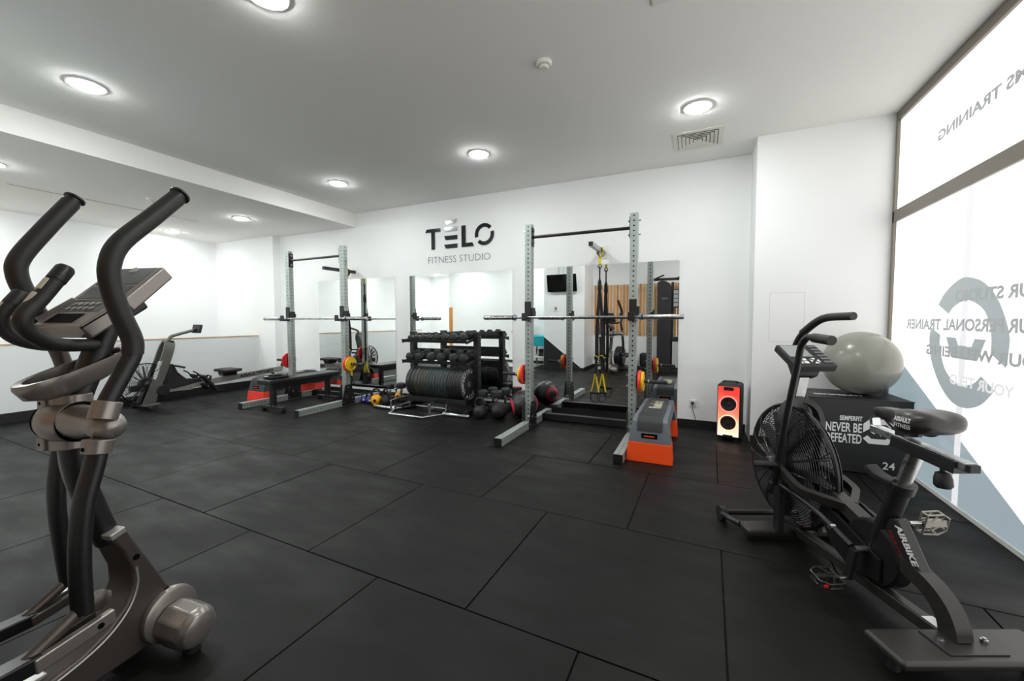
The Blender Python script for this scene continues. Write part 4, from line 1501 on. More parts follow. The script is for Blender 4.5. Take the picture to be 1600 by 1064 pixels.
MB().beam((-.19, .66, .25), (.19, .66, .25), .04, .03, side=(0, 1, 0)).build('footrest_axle', BLACK, rw)

# ================================================================== AIR BIKE
bk = thing('air_bike', 'black air resistance exercise bike with a caged fan at the right front', 'exercise bike', (.67, 2.30, 0), rz=.428)
fan(0, .425, .408, .328, bk, 25, 16, 12, .085)
# fork: two legs beside the fan joined by an arch, mast above
for s in (-1, 1):
    MB().beam((s * .105, .355, .06), (s * .105, .355, .60), .032, .050).build('fork_leg', BLACK, bk, smooth=False, bevel=.004)
MB().rbar([(-.105, .355, .59), (-.102, .358, .68), (-.072, .368, .752), (0, .380, .785), (.072, .368, .752), (.102, .358, .68), (.105, .355, .59)], .045, .026, side=(0, 1, 0)).build('fork_arch', BLACK, bk, sharp=50)
MB().beam((0, .385, .785), (0, .335, .985), .055, .026, side=(1, 0, 0)).build('console_mast', STEEL, bk, smooth=False, bevel=.004)
g_ = MB()
for k in range(7):
    g_.box((.004, .383 - .006 * k - .0135, .80 + k * .026), (.03 - .008 * (k % 2), .002, .002))
g_.build('mast_scale', PRINTG, bk, smooth=False)
# console, facing the rider
R_ = Matrix.Rotation(math.radians(30), 3, 'X')
cc = V((0, .345, 1.015))
MB().box(cc, (.215, .20, .04), R=R_).build('console', RUBBER, bk, bevel=.008)
MB().yz([(.44, 1.05), (.40, .97), (.36, .90), (.315, .92), (.30, .96)], -.055, .055).build('console_back', BLACK, bk, bevel=.006)
MB().box(cc + R_ @ V((-.035, .035, .021)), (.12, .105, .002), R=R_).build('console_display', SCREENP, bk, smooth=False)
g_ = MB()
for k in range(6):
    g_.box(cc + R_ @ V((.075, .075 - k * .028, .022)), (.045, .016, .002), R=R_)
g_.build('program_buttons', PRINTG, bk, smooth=False)
g_ = MB()
for a, b_ in ((-.07, -.045), (-.04, -.045), (-.07, -.07), (-.04, -.07)):
    g_.box(cc + R_ @ V((a, b_, .022)), (.022, .017, .003), R=R_)
for k in range(4):
    a = k * PI / 2
    q = [cc + R_ @ V((.01 + math.cos(a + d_) * r_, -.058 + math.sin(a + d_) * r_, .0225)) for d_, r_ in ((-.5, .026), (.5, .026), (0, .008))]
    g_.prism(q, R_ @ V((0, 0, .002)))
g_.build('keypad', PRINTW, bk, smooth=False)
# lower beam and stabilisers
MB().beam((0, .42, .062), (0, -.44, .072), .05, .05).build('base_beam', DARKM, bk, smooth=False, bevel=.008)
MB().box((0, -.375, .098), (.042, .075, .0015), R=Matrix.Rotation(-.012, 3, 'X')).build('warning_label', PRINTW, bk, smooth=False)
MB().ab(-.275, .275, .34, .46, .028, .066).build('front_stabiliser', DARKM, bk, bevel=.012, seg=3)
g_ = MB()
g_.tube([(-.27, .44, .055), (-.30, .50, .06), (-.285, .585, .05), (-.10, .585, .05), (.10, .585, .05), (.285, .585, .05), (.30, .50, .06), (.27, .44, .055)], .015, 10, 4)
g_.build('transport_bar', BLACK, bk)
g_ = MB()
for s in (-1, 1):
    g_.cyl((s * .27, .60, .042), (s * .305, .60, .042), .041, seg=20)
g_.build('transport_wheels', RUBBER, bk)
g_ = MB()
for s in (-1, 1):
    g_.cyl((s * .24, .40, .001), (s * .24, .40, .03), .02, seg=12)
    g_.cyl((s * .235, -.46, .001), (s * .235, -.46, .06), .019, .014, seg=14)
g_.build('levelling_feet', RUBBER, bk)
MB().ab(-.285, .285, -.545, -.385, .058, .092).build('rear_stabiliser', DARKM, bk, bevel=.014, seg=3)
MB().ab(-.10, .10, -.515, -.405, .092, .097).build('mount_plate', DARKM, bk, smooth=False, bevel=.001)
g_ = MB()
for s in (-1, 1):
    g_.cyl((s * .075, -.46, .097), (s * .075, -.46, .106), .011, seg=6)
    g_.cyl((s * .075, -.46, .097), (s * .075, -.46, .112), .006, seg=8)
g_.build('bolts', STEEL, bk)
# main spine: from the fan down to the rear foot
MB().rbar([(0, .10, .365), (0, .032, .345), (0, -.103, .300), (0, -.208, .266), (0, -.305, .238), (0, -.362, .215), (0, -.405, .180), (0, -.430, .135), (0, -.438, .095)], .058, [.052, .066], side=(1, 0, 0), n=8).build('spine_tube', DARKM, bk, sharp=50)
for s in (-1, 1):
    MB().rbar([(s * .02, .03, .352), (s * .09, .10, .362), (s * .135, .17, .375), (s * .128, .34, .425)], .03, .04, side=(1, -.4, 0)).build('fan_stay', DARKM, bk, sharp=50)
    MB().lathe([(.040, 0), (.040, .03), (.03, .045), (.012, .05)], (s * .115, .385, .43), (s, 0, 0), 20).build('hinge_hub', BLACK, bk)
# seat tube
MB().tube([(0, -.085, .16), (0, -.15, .34), (0, -.222, .555)], .040, 18, 0, flat=(.75, 1)).build('seat_tube', BLACK, bk)
MB().tube([(0, -.212, .525), (0, -.225, .565)], .048, 18, 0, flat=(.8, 1)).build('clamp_collar', BLACK, bk)
MB().tube([(0, -.215, .54), (0, -.282, .735)], .030, 18, 0, flat=(.72, 1)).build('seat_post', STEEL, bk)
g_ = MB()
for k in range(3):
    g_.box((-.0225, -.238 - k * .015, .60 + k * .043), (.002, .022, .002), R=Matrix.Rotation(.3, 3, 'X'))
    g_.box((-.0225, -.243 - k * .015, .606 + k * .043), (.002, .002, .014))
g_.build('height_scale', PRINTD, bk, smooth=False)
MB().rbar([(-.03, -.215, .56), (-.05, -.17, .575), (-.055, -.13, .60)], .05, .03, side=(1, 0, 0)).build('clamp_lever', RUBBER, bk, bevel=.008)
# gusset with the printed name
MB().yz([(-.145, .39), (-.225, .42), (-.240, .40), (-.345, .235), (-.33, .215), (-.12, .28)], -.024, .024).build('frame_gusset', BLACK, bk, bevel=.008)
MB().text('AIRBIKE', (-.0252, -.222, .392), (0, -.55, -.835), (0, -.835, .55), .036, bold=.04, shear=.15, width=.150).build('lettering', PRINTW, bk, smooth=False)
MB().text('CLASSIC', (-.0252, -.196, .355), (0, -.55, -.835), (0, -.835, .55), .020, bold=.02, shear=.15, width=.115).build('sub_lettering', PRINTR, bk, smooth=False)
# crank, guard, pulley
MB().lathe([(.0, -.034), (.125, -.034), (.135, -.026), (.135, .026), (.125, .034), (0, .034)], (0, -.125, .225), (1, 0, 0), 40).build('drive_pulley', GUARD, bk)
MB().yz([(-.19, .13), (-.05, .10), (.06, .15), (.15, .27), (.13, .325), (.03, .305), (-.08, .265), (-.19, .225)], -.05, -.036).build('chain_guard', GUARD, bk, bevel=.004)
MB().yz([(-.19, .13), (-.05, .10), (.06, .15), (.15, .27), (.13, .325), (.03, .305), (-.08, .265), (-.19, .225)], .036, .05).build('chain_guard', GUARD, bk, bevel=.004)
MB().beam((0, -.06, .08), (0, -.09, .22), .05, .07).build('support_post', BLACK, bk, smooth=False)
MB().cyl((-.10, -.125, .235), (.10, -.125, .235), .014, seg=14).build('crank_axle', STEEL, bk)
for s, py, pz in ((-1, -.105, .095), (1, -.155, .365)):
    X_ = s * .10
    MB().rbar([(X_, -.125, .235), (X_ + s * .008, py, pz)], .018, .034, side=(1, 0, 0), n=0).build('crank_arm', BLACK, bk, bevel=.004)
    MB().cyl((X_ + s * .0, py, pz), (X_ + s * .055, py, pz), .008, seg=10).build('pedal_spindle', STEEL, bk)
    # cage pedal
    cx = X_ + s * .10
    R_ = Matrix.Rotation(math.radians(12 if s < 0 else -78), 3, 'X')
    g_ = MB()
    T = lambda a, b_, c_: V((cx, py, pz)) + R_ @ V((a * s, b_, c_))
    out = [(-.045, -.045), (.02, -.048), (.05, -.028), (.05, .028), (.02, .048), (-.045, .045)]
    for zz in (-.012, .012):
        g_.tube([T(a, b_, zz) for a, b_ in out], .0042, 6, 0, closed=True)
        g_.tube([T(-.045, -.012, zz), T(-.02, -.014, zz), T(.0, -.046, zz)], .0036, 6, 0)
        g_.tube([T(-.045, .012, zz), T(-.02, .014, zz), T(.0, .046, zz)], .0036, 6, 0)
    for a, b_ in out:
        g_.tube([T(a, b_, -.012), T(a, b_, .012)], .0042, 6, 0)
    g_.beam(T(-.045, 0, 0), T(.05, 0, 0), .026, .024)
    g_.build('pedal_cage', PEDAL if s > 0 else DARKM, bk)
    if s < 0:
        MB().box(T(.03, -.046, 0), (.02, .006, .012), R=R_).build('pedal_reflector', RED, bk)
# moving arms with foot pegs and link rods
ARM = {-1: [(-.150, .335, .33), (-.155, .300, .47), (-.165, .225, .75), (-.172, .154, 1.00), (-.176, .128, 1.09), (-.180, .085, 1.135), (-.188, .03, 1.137), (-.198, -.085, 1.130)],
       1: [(.150, .40, .33), (.152, .43, .47), (.165, .555, .75), (.175, .665, .99), (.178, .675, 1.06), (.182, .62, 1.14), (.186, .52, 1.205), (.192, .44, 1.232), (.198, .28, 1.238)]}
for s in (-1, 1):
    A = ARM[s]
    n_ = 6 if s < 0 else 6
    MB().tube(A[:n_ + 1], .0155, 14, 5).build('moving_arm', BLACK, bk)
    MB().tube([V(A[n_ - (0 if s < 0 else 1)]) * 1.0] + [V(q) for q in A[n_ + (1 if s < 0 else 0):]], .0215, 14, 6).build('foam_grip', FOAM, bk)
    y_, z_ = (.305, .45) if s < 0 else (.425, .45)
    MB().cyl((s * .15, y_, z_), (s * .27, y_ + .02, z_ - .005), .0165, seg=16).build('foot_peg', RUBBER, bk)
    MB().tube([(s * .135, .335 if s < 0 else .40, .34), (s * .125, .10, .318), (s * .112, -.125, .25)], .012, 10, 4).build('link_rod', BLACK, bk)
    g_ = MB()
    g_.cyl((s * .12, .335 if s < 0 else .40, .34), (s * .17, .335 if s < 0 else .40, .34), .010, seg=10)
    g_.cyl((s * .112, -.03, .285), (s * .135, -.03, .285), .012, seg=12)
    g_.build('bolts', STEEL, bk)
# seat slider and saddle
MB().beam((0, -.085, .752), (0, -.455, .712), .042, .030).build('seat_slider', STEEL, bk, smooth=False, bevel=.003)
MB().beam((0, -.19, .7285), (0, -.43, .7025), .060, .046).build('slider_sleeve', BLACK, bk, smooth=False, bevel=.003)
MB().box((0, -.462, .711), (.038, .018, .028)).build('slider_cap', RUBBER, bk, bevel=.003)
MB().rbar([(0, -.09, .765), (0, -.088, .80), (0, -.12, .812)], .035, .014, side=(1, 0, 0), n=3).build('seat_hook', CHROME, bk)
MB().lathe([(.008, 0), (.008, -.025), (.02, -.03), (.026, -.05), (.027, -.075), (.02, -.085), (0, -.085)], (0, -.365, .692), (0, .1, 1), 20).build('adjust_knob', RUBBER, bk)


def saddle():
    # along: distance behind the nose; half width, top height, bottom height
    prof = [(0, .018, .842, .828), (.007, .029, .852, .812), (.035, .032, .858, .800), (.080, .034, .860, .796), (.110, .042, .864, .788), (.140, .066, .872, .782), (.170, .094, .880, .780), (.20, .107, .884, .782), (.235, .108, .884, .788), (.262, .094, .880, .798), (.280, .070, .872, .812), (.290, .040, .862, .826)]
    vs, fs = [], []
    N = 24
    for (q, w_, zt, zb_) in prof:
        for k in range(N):
            a = 2 * PI * k / N
            ca, sa = math.cos(a), math.sin(a)
            ex = .62
            xx = math.copysign(abs(ca) ** ex, ca) * w_
            zm, th = (zt + zb_) / 2, (zt - zb_) / 2
            zz = zm + math.copysign(abs(sa) ** ex, sa) * th
            if sa > 0:
                zz -= .012 * math.exp(-(xx / .022) ** 2) * (.4 if q < .1 else 1)
                zz -= .010 * (abs(xx) / .11) ** 3
            vs.append(V((xx, -.098 - q, zz)))
    for i in range(len(prof) - 1):
        for k in range(N):
            j = (k + 1) % N
            fs.append((i * N + k, i * N + j, (i + 1) * N + j, (i + 1) * N + k))
    fs.append(tuple(range(N - 1, -1, -1)))
    fs.append(tuple(range((len(prof) - 1) * N, len(prof) * N)))
    q = MB(); q.add(vs, fs)
    o = q.build('saddle', LEATHER, bk, sharp=80)
    sb = o.modifiers.new('Subsurf', 'SUBSURF'); sb.levels = 1; sb.render_levels = 1
    return o


saddle()
g_ = MB()
for s in (-1, 1):
    g_.tube([(s * .015, -.14, .81), (s * .022, -.20, .778), (s * .03, -.29, .775), (s * .042, -.32, .80), (s * .045, -.34, .815)], .0045, 8)
g_.box((0, -.235, .770), (.07, .04, .022))
g_.build('saddle_rails', BLACK, bk)
MB().text('ASSAULT', (-.1095, -.286, .838), (0, -1, 0), (0, 0, 1), .024, bold=.05, shear=.15, width=.066).build('lettering', PRINTW, bk, smooth=False)
MB().text('FITNESS', (-.1085, -.288, .814), (0, -1, 0), (0, 0, 1), .022, bold=.0, width=.062).build('lettering', PRINTW, bk, smooth=False)

# ================================================================== ELLIPTICAL TRAINER
el = thing('elliptical_trainer', 'dark silver elliptical trainer with tall black arms, cut by the left edge of the photo', 'elliptical trainer', (-1.86, .82, 0), rz=.2)
# curved floor shroud rising into the neck
prof = [(-.215, .505), (-.165, .515), (-.10, .37), (-.015, .175), (.01, .10), (.0, .05), (-.10, .045), (-.30, .05), (-.62, .05), (-.62, .13), (-.42, .145), (-.30, .165), (-.23, .195), (-.175, .245), (-.150, .30), (-.152, .36), (-.175, .43)]
MB().yz(prof, -.062, .062).build('base_shroud', SHROUD, el, bevel=.012, seg=3)
MB().rbar([(0, -.212, .500), (0, -.168, .512)], .140, .022, side=(1, 0, 0), n=0).build('neck_rim', SILVERL, el, bevel=.004)
# pale edge piping along the inner curve
for s in (-1, 1):
    MB().tube([(s * .0625, -.60, .116), (s * .0625, -.42, .131), (s * .0625, -.30, .150), (s * .0625, -.222, .180), (s * .0625, -.164, .233), (s * .0625, -.138, .30), (s * .0625, -.140, .36)], .004, 6).build('edge_piping', SILVERL, el)
    for yy, zz in ((-.138, .395), (-.045, .215), (-.11, .085)):
        MB().lathe([(.010, 0), (.010, .003), (.006, .0035), (0, .001)], (s * .062, yy, zz), (s, 0, 0), 14).build('screw_recess', DARK, el)
    # front cross tube with moulded end caps
    MB().lathe([(.094, 0), (.096, .012), (.094, .022), (.086, .028)], (s * .060, -.045, .125), (s, 0, 0), 32).build('cap_collar', SILVER, el)
    MB().lathe([(.074, 0), (.077, .05), (.076, .10), (.066, .128), (.046, .140), (.018, .143), (0, .143)], (s * .085, -.045, .104), (s, 0, -.14), 10).build('end_cap', SILVER, el, bevel=.008, seg=3)
    MB().cyl((s * .17, -.045, .001), (s * .17, -.045, .04), .028, seg=16).build('rubber_foot', RUBBER, el)
# curved mast
MB().tube([(0, -.178, .47), (0, -.205, .56), (0, -.240, .70), (0, -.255, .84), (0, -.245, .95), (0, -.205, 1.06), (0, -.150, 1.20), (0, -.12, 1.28)], .038, 18, 6, flat=(.9, 1)).build('mast', BLACK, el)
MB().rbar([(-.030, -.268, .86), (-.030, -.262, .74), (-.028, -.235, .62)], .03, .012, side=(1, 0, 0)).build('mast_trim', SILVER, el, sharp=50)
MB().rbar([(-.02, -.255, .96), (-.02, -.235, 1.02), (-.02, -.22, 1.06)], .045, .02, side=(1, 0, 0)).build('upper_mast_trim', SILVER, el, sharp=50)
# pivot housing
MB().lathe([(.0, -.082), (.035, -.078), (.060, -.055), (.072, -.02), (.072, .015), (.064, .045), (.057, .05)], (0, -.262, .905), (1, 0, 0), 32).build('pivot_housing', SILVER, el)
MB().torus((.050, -.262, .905), .058, .005, (1, 0, 0), 32, 8).build('seal_ring', DARK, el)
MB().torus((-.060, -.262, .905), .058, .003, (1, 0, 0), 32, 8).build('seal_ring', DARK, el)
for s in (-1, 1):
    MB().lathe([(.052, 0), (.047, .05), (.040, .09), (.038, .12), (.042, .150), (.042, .175), (.034, .198), (.018, .210), (0, .213)], (s * .05, -.262 - (.01 if s > 0 else -.02), .910), (s, -.14 * s if s > 0 else .45, 0), 28).build('pivot_arm', SILVER, el)
for zz, a in ((.968, -.255), (.842, -.262)):
    MB().lathe([(.050, -.022), (.050, .022)], (0, a, zz), (0, .02, 1), 28).build('mast_clamp', SILVER, el, bevel=.003)
    MB().box((-.03, a - .050, zz), (.030, .016, .04)).build('clamp_lug', SILVER, el, bevel=.004)
    MB().cyl((-.03, a - .056, zz), (-.03, a - .0585, zz), .005, seg=10).build('screw', DARK, el)
XR = .235
ARM_R = [(XR, -.312, .955), (XR, -.300, .99), (XR, -.262, 1.06), (XR, -.232, 1.118), (XR, -.232, 1.165), (XR, -.262, 1.25), (XR, -.280, 1.33), (XR, -.279, 1.39), (XR, -.250, 1.455), (XR - .003, -.158, 1.552), (XR - .006, -.078, 1.636)]
ARM_L = [(-XR, -.150, .90), (-XR, -.132, .97), (-XR, -.136, 1.047), (-XR, -.156, 1.127), (-XR, -.190, 1.22), (-XR, -.222, 1.30), (-XR, -.243, 1.372), (-XR, -.234, 1.430), (-XR, -.168, 1.538), (-XR, -.094, 1.648)]
for s, A in ((1, ARM_R), (-1, ARM_L)):
    low = A[:5] if s > 0 else A[:5]
    MB().tube(low, .0235, 14, 5).build('moving_arm', BLACK if s > 0 else SHROUD, el)
    P = A[3:] if s > 0 else A[4:]
    MB().tube(P, .0268, 16, 7).build('foam_grip', FOAM, el)
    d_ = (V(A[-1]) - V(A[-2])).normalized()
    MB().lathe([(.0235, -.012), (.0235, .012), (.030, .014), (.030, .020), (.02, .023), (0, .023)], V(A[-1]) + d_ * .004, d_, 20).build('grip_cap', BLACK, el)
    base = V(A[0])
    MB().cyl(base + V((0, -.006, -.02)), base + V((0, .010, .03)), .034, seg=24).build('upper_socket', SILVER, el, bevel=.003)
    MB().cyl(base + V((0, -.016, -.075)), base + V((0, -.024, -.115)), .036, .033, seg=24).build('lower_socket', SILVER, el, bevel=.003)
    MB().cyl(base + V((0, -.052, -.095)), base + V((0, -.056, -.095)), .006, seg=10).build('screw', DARK, el)
LOW_R = [(XR, -.328, .87), (XR, -.345, .80), (XR, -.368, .72), (XR, -.382, .62), (XR, -.387, .52), (XR, -.386, .405)]
LOW_L = [(-XR, -.150, .83), (-XR, -.165, .74), (-XR, -.178, .64), (-XR, -.180, .54), (-XR, -.173, .42), (-XR, -.160, .27)]
for s, A in ((1, LOW_R), (-1, LOW_L)):
    MB().tube(A, .030, 16, 6, flat=(.75, 1)).build('lower_arm', BLACK, el)
    e_ = V(A[-1])
    # forked bracket and pedal rail running back
    MB().tube([e_ + V((0, .05, .0)), e_ + V((0, .03, .012)), e_ + V((0, 0, .010)), e_ + V((0, -.05, -.015)), e_ + V((0, -.12, -.05))], [.026, .030, .018, .016], 14, 5, flat=(.8, 1.0)).build('pivot_knuckle', SHROUD, el)
    MB().beam(e_ + V((s * .022, .058, -.045)), e_ + V((s * .022, -.115, -.060)), .022, .040, side=(1, 0, 0)).build('fork_plate', SILVER, el, smooth=False, bevel=.005)
    MB().beam(e_ + V((-s * .022, .040, -.040)), e_ + V((-s * .022, -.115, -.060)), .018, .034, side=(1, 0, 0)).build('fork_plate', SHROUD, el, smooth=False, bevel=.005)
    MB().lathe([(.008, 0), (.008, .002), (0, .001)], e_ + V((s * .033, .02, -.05)), (s, 0, 0), 12).build('screw_recess', DARK, el)
    MB().beam(e_ + V((0, -.095, -.058)), e_ + V((0, -.42, -.035)), .056, .042, side=(1, 0, 0)).build('pedal_rail', SATIN, el, smooth=False, bevel=.006)
    MB().box(e_ + V((0, -.40, .01)), (.13, .32, .03)).build('pedal', RUBBER, el, bevel=.012)
MB().beam((0, -.36, .155), (0, -.66, .155), .055, .014, side=(1, 0, 0)).build('base_trim_strip', SILVERL, el, smooth=False, bevel=.003)
# boat shaped silver fairing around the mast
g_ = MB()
N = 28
rings_ = [(1.0, 0), (1.0, -.014), (.86, -.052), (.55, -.074)]
vs, fs = [], []
for sc_, dz in rings_:
    for k in range(N):
        a = 2 * PI * k / N
        yy = -.232 + .150 * math.cos(a) * (1 if sc_ == 1 else sc_)
        xx = .062 * math.sin(a) * (1 - .25 * math.cos(a + PI) * -1) * sc_
        zz = 1.083 + (yy + .232) * .36 + dz - .010 * (1 - sc_) * 0
        vs.append(V((xx, yy, zz)))
base_i = len(vs)
for sc_, dz in ((.86, -.002), (.80, -.030)):
    for k in range(N):
        a = 2 * PI * k / N
        yy = -.232 + .150 * math.cos(a) * sc_
        xx = .062 * math.sin(a) * (1 - .25 * math.cos(a + PI) * -1) * sc_
        vs.append(V((xx, yy, 1.083 + (yy + .232) * .36 + dz)))
R3 = len(rings_)
for r_ in range(R3 - 1):
    for k in range(N):
        j = (k + 1) % N
        fs.append((r_ * N + k, r_ * N + j, (r_ + 1) * N + j, (r_ + 1) * N + k))
fs.append(tuple(range((R3 - 1) * N, R3 * N)))
for k in range(N):
    j = (k + 1) % N
    fs.append((k, j, base_i + j, base_i + k))
    fs.append((base_i + k, base_i + j, base_i + N + j, base_i + N + k))
fs.append(tuple(range(base_i + N, base_i + 2 * N)))
g_.add(vs, fs)
g_.build('bottle_tray', SILVER, el, sharp=60)
g_ = MB()
P = []
for k in range(N):
    a = 2 * PI * k / N
    yy = -.232 + .150 * math.cos(a) * .80
    P.append(V((.062 * math.sin(a) * (1 + .25 * math.cos(a + PI)) * .80, yy, 1.083 + (yy + .232) * .36 - .0292)))
g_.prism(P, (0, 0, .0006))
g_.build('tray_liner', DARK, el, smooth=False)
MB().beam((0, -.13, 1.115), (0, -.07, 1.135), .05, .028, side=(1, 0, 0)).build('tray_arm', SILVER, el, bevel=.006)
# fixed handlebars with pulse sensors
H_R = [(.02, -.200, 1.142), (.10, -.317, 1.150), (.145, -.390, 1.168), (.165, -.432, 1.205), (.172, -.434, 1.238), (.170, -.400, 1.282), (.168, -.350, 1.358)]
H_L = [(-.02, -.200, 1.142), (-.10, -.222, 1.141), (-.15, -.250, 1.146), (-.172, -.285, 1.165), (-.180, -.306, 1.196), (-.176, -.312, 1.242), (-.170, -.275, 1.300)]
for s, A in ((1, H_R), (-1, H_L)):
    MB().tube(A, .0195, 16, 7).build('fixed_handlebar', FOAM, el)
    a_, b_ = V(A[-2]), V(A[-1])
    d_ = (b_ - a_).normalized()
    MB().lathe([(.0215, -.03), (.0215, .01), (.017, .018), (0, .020)], b_, d_, 18).build('grip_cap', BLACK, el)
    side_ = V((0, -1, 0)) - d_ * V((0, -1, 0)).dot(d_)
    side_.normalize()
    for q in (-.018, -.066):
        c_ = b_ + d_ * (q - .036) + side_ * .0125
        MB().cyl(c_ - d_ * .019, c_ + d_ * .019, .0105, seg=14).build('pulse_sensor', SENSOR, el, bevel=.003)
# console: lower control shelf and upper display, facing the rider at the rear
def slab(p0, p1, w0, w1, th, name, m_, bev=.008):
    p0, p1 = V((0, *p0)), V((0, *p1))
    d = (p1 - p0).normalized()
    n = V((0, -d.z, d.y))
    q = []
    for o_ in (n * -th, n * 0):
        q += [p0 - V((w0, 0, 0)) + o_, p0 + V((w0, 0, 0)) + o_, p1 + V((w1, 0, 0)) + o_, p1 - V((w1, 0, 0)) + o_]
    MB().hexa(q).build(name, m_, el, bevel=bev, seg=3)
    return p0, d, n
A0, A1, A2 = (-.285, 1.205), (-.180, 1.288), (-.045, 1.415)
p0, d0, n0 = slab(A0, A1, .105, .122, .052, 'control_shelf', SILVER)
p1, d1_, n1_ = slab(A1, A2, .122, .118, .050, 'display_housing', SILVER)
X3 = V((1, 0, 0))
def face_panel(p, d, n, x0, x1, t0, t1, m_, name, lift=.0012):
    q = [p + X3 * a + d * b_ + n * lift for a, b_ in ((x0, t0), (x1, t0), (x1, t1), (x0, t1))]
    MB().prism(q, n * -.003).build(name, m_, el, smooth=False)
face_panel(p1, d1_, n1_, -.095, .095, .085, .178, SCREEN, 'display')
face_panel(p1, d1_, n1_, -.095, .095, .012, .075, mat('panel_overlay', rgb(74, 78, 80), .3), 'overlay')
face_panel(p0, d0, n0, -.085, .085, .075, .125, mat('key_overlay', rgb(96, 98, 98), .3), 'key_overlay')
g_ = MB()
for i in range(2):
    for j in range(5):
        c_ = p0 + X3 * (-.055 + j * .026) + d0 * (.088 + i * .024) + n0 * .003
        g_.lathe([(.008, 0), (.008, .002), (0, .0025)], c_, n0, 12)
g_.build('keys', SILVERL, el)
face_panel(p0, d0, n0, -.07, .05, .018, .062, DARK, 'storage_recess', .0016)
MB().lathe([(.016, 0), (.015, .003), (0, .0035)], p1 + X3 * 0 + d1_ * .165 + n1_ * .001, n1_, 20).build('emblem', SILVERL, el)
MB().beam(p1 + X3 * -.085 + n1_ * .004, p1 + X3 * -.10 + d1_ * -.11 + n1_ * .012, .004, .022, side=(1, 0, 0)).build('book_rest', SILVER, el)
for s in (-1, 1):
    MB().beam(p0 + X3 * s * .103 + n0 * -.008, p0 + d0 * .132 + X3 * s * .121 + n0 * -.008, .004, .004).build('housing_seam', DARK, el, smooth=False)
MB().box((0, -.10, 1.275), (.10, .08, .07), R=Matrix.Rotation(.6, 3, 'X')).build('console_neck', BLACK, el, bevel=.01)
# rear drive housing (outside the frame, seen in the mirror)
MB().lathe([(.0, -.075), (.22, -.075), (.255, -.055), (.255, .055), (.22, .075), (0, .075)], (0, -.80, .33), (1, 0, 0), 40).build('drive_housing', SATIN, el)
MB().beam((0, -.60, .09), (0, -1.02, .09), .09, .08, side=(1, 0, 0)).build('rear_beam', SHROUD, el, bevel=.01)
MB().beam((-.26, -1.0, .045), (.26, -1.0, .045), .07, .07, side=(0, 1, 0)).build('rear_stabiliser', SILVER, el, bevel=.01)
for s in (-1, 1):
    MB().beam((s * .10, -.80, .33), (s * .12, -.72, .40), .02, .04, side=(1, 0, 0)).build('crank_arm', SILVER, el)

# ================================================================== THINGS SEEN ONLY IN THE MIRRORS
cm = thing('cable_machine', 'tall black cable machine with rounded tower, seen in the right mirror', 'cable machine', (-.71, -.02, 0))
MB().xz([(-.15, .05), (.15, .05), (.15, 1.98), (.11, 2.07), (.03, 2.12), (-.06, 2.13), (-.15, 2.10)], -.10, .06).build('tower_shroud', RUBBER, cm, bevel=.012)
MB().ab(-.06, .08, .0602, .0615, 1.705, 1.735).build('badge', PRINTG, cm, smooth=False)
MB().beam((-.34, 0, 2.165), (.62, 0, 2.165), .06, .06, side=(0, 1, 0)).build('top_beam', BLACK, cm, smooth=False, bevel=.004)
g_ = MB()
for x0 in (-.22, .25):
    g_.tube([(x0, .0, 2.165), (x0 + .08, .16, 2.19), (x0 + .22, .22, 2.24)], .018, 10)
g_.build('chin_up_handles', RUBBER, cm)
MB().beam((.175, -.07, .04), (.175, -.07, 2.10), .05, .05).build('post', BLACK, cm, smooth=False)
MB().beam((.58, 0, .04), (.58, 0, 2.10), .06, .06).build('post', BLACK, cm, smooth=False)
MB().ab(.19, .54, .035, .05, 1.50, 1.92).build('exercise_chart', BLACK, cm, smooth=False)
g_ = MB()
for i in range(3):
    for j in range(4):
        g_.ab(.205 + i * .112, .30 + i * .112, .0505, .052, 1.53 + j * .098, 1.61 + j * .098)
g_.build('chart_pictures', mat('chart_grey', rgb(150, 154, 156), .5), cm, smooth=False)
g_ = MB()
for x0 in (.27, .42):
    g_.cyl((x0, 0, .08), (x0, 0, 1.5), .010, seg=8)
g_.build('guide_rods', CHROME, cm)
g_ = MB()
for k in range(12):
    g_.ab(.20, .50, -.05, .05, .10 + k * .03, .127 + k * .03)
g_.build('weight_stack', BLACK, cm, smooth=False)
for x0 in (.19, .38):
    MB().ab(x0, x0 + .15, .055, .062, .12, .72).build('stack_cover', mat('cover_grey', rgb(176, 178, 178), .4), cm, smooth=False)
MB().ab(.17, .56, .05, .065, .72, .83).build('cover_band', BLACK, cm, smooth=False)
MB().ab(-.25, .66, -.12, .12, .0, .05).build('base', BLACK, cm, bevel=.006)

t = thing('massage_table', 'white table with a turquoise cloth, seen in the right mirror', 'table', (-3.78, .0, 0))
MB().ab(-.30, .30, -.45, .45, .70, .80).build('table_top', WHITEP, t, bevel=.02)
for sx in (-.26, .26):
    for sy in (-.40, .40):
        MB().beam((sx, sy, 0), (sx, sy, .70), .04, .04).build('leg', STEEL, t, smooth=False)
MB().ab(-.28, .28, -.40, .40, .26, .285).build('lower_shelf', WHITEP, t, bevel=.005)
o = MB().ab(-.31, .31, -.35, .46, .802, .815).ab(-.312, .312, .452, .468, .56, .815).build('towel', TEAL, loc=(-3.78, .0, 0), bevel=.008)
tag(o, 'turquoise cloth draped over the white table', 'towel')
t = thing('storage_box', 'small black box on the lower shelf of the white table', 'box', (-3.66, .12, .286))
MB().ab(-.09, .09, -.12, .12, 0, .16).build('box_body', BLACK, t, bevel=.006)
MB().ab(-.095, .095, -.125, .125, .16, .185).build('box_lid', SATIN, t, bevel=.005)


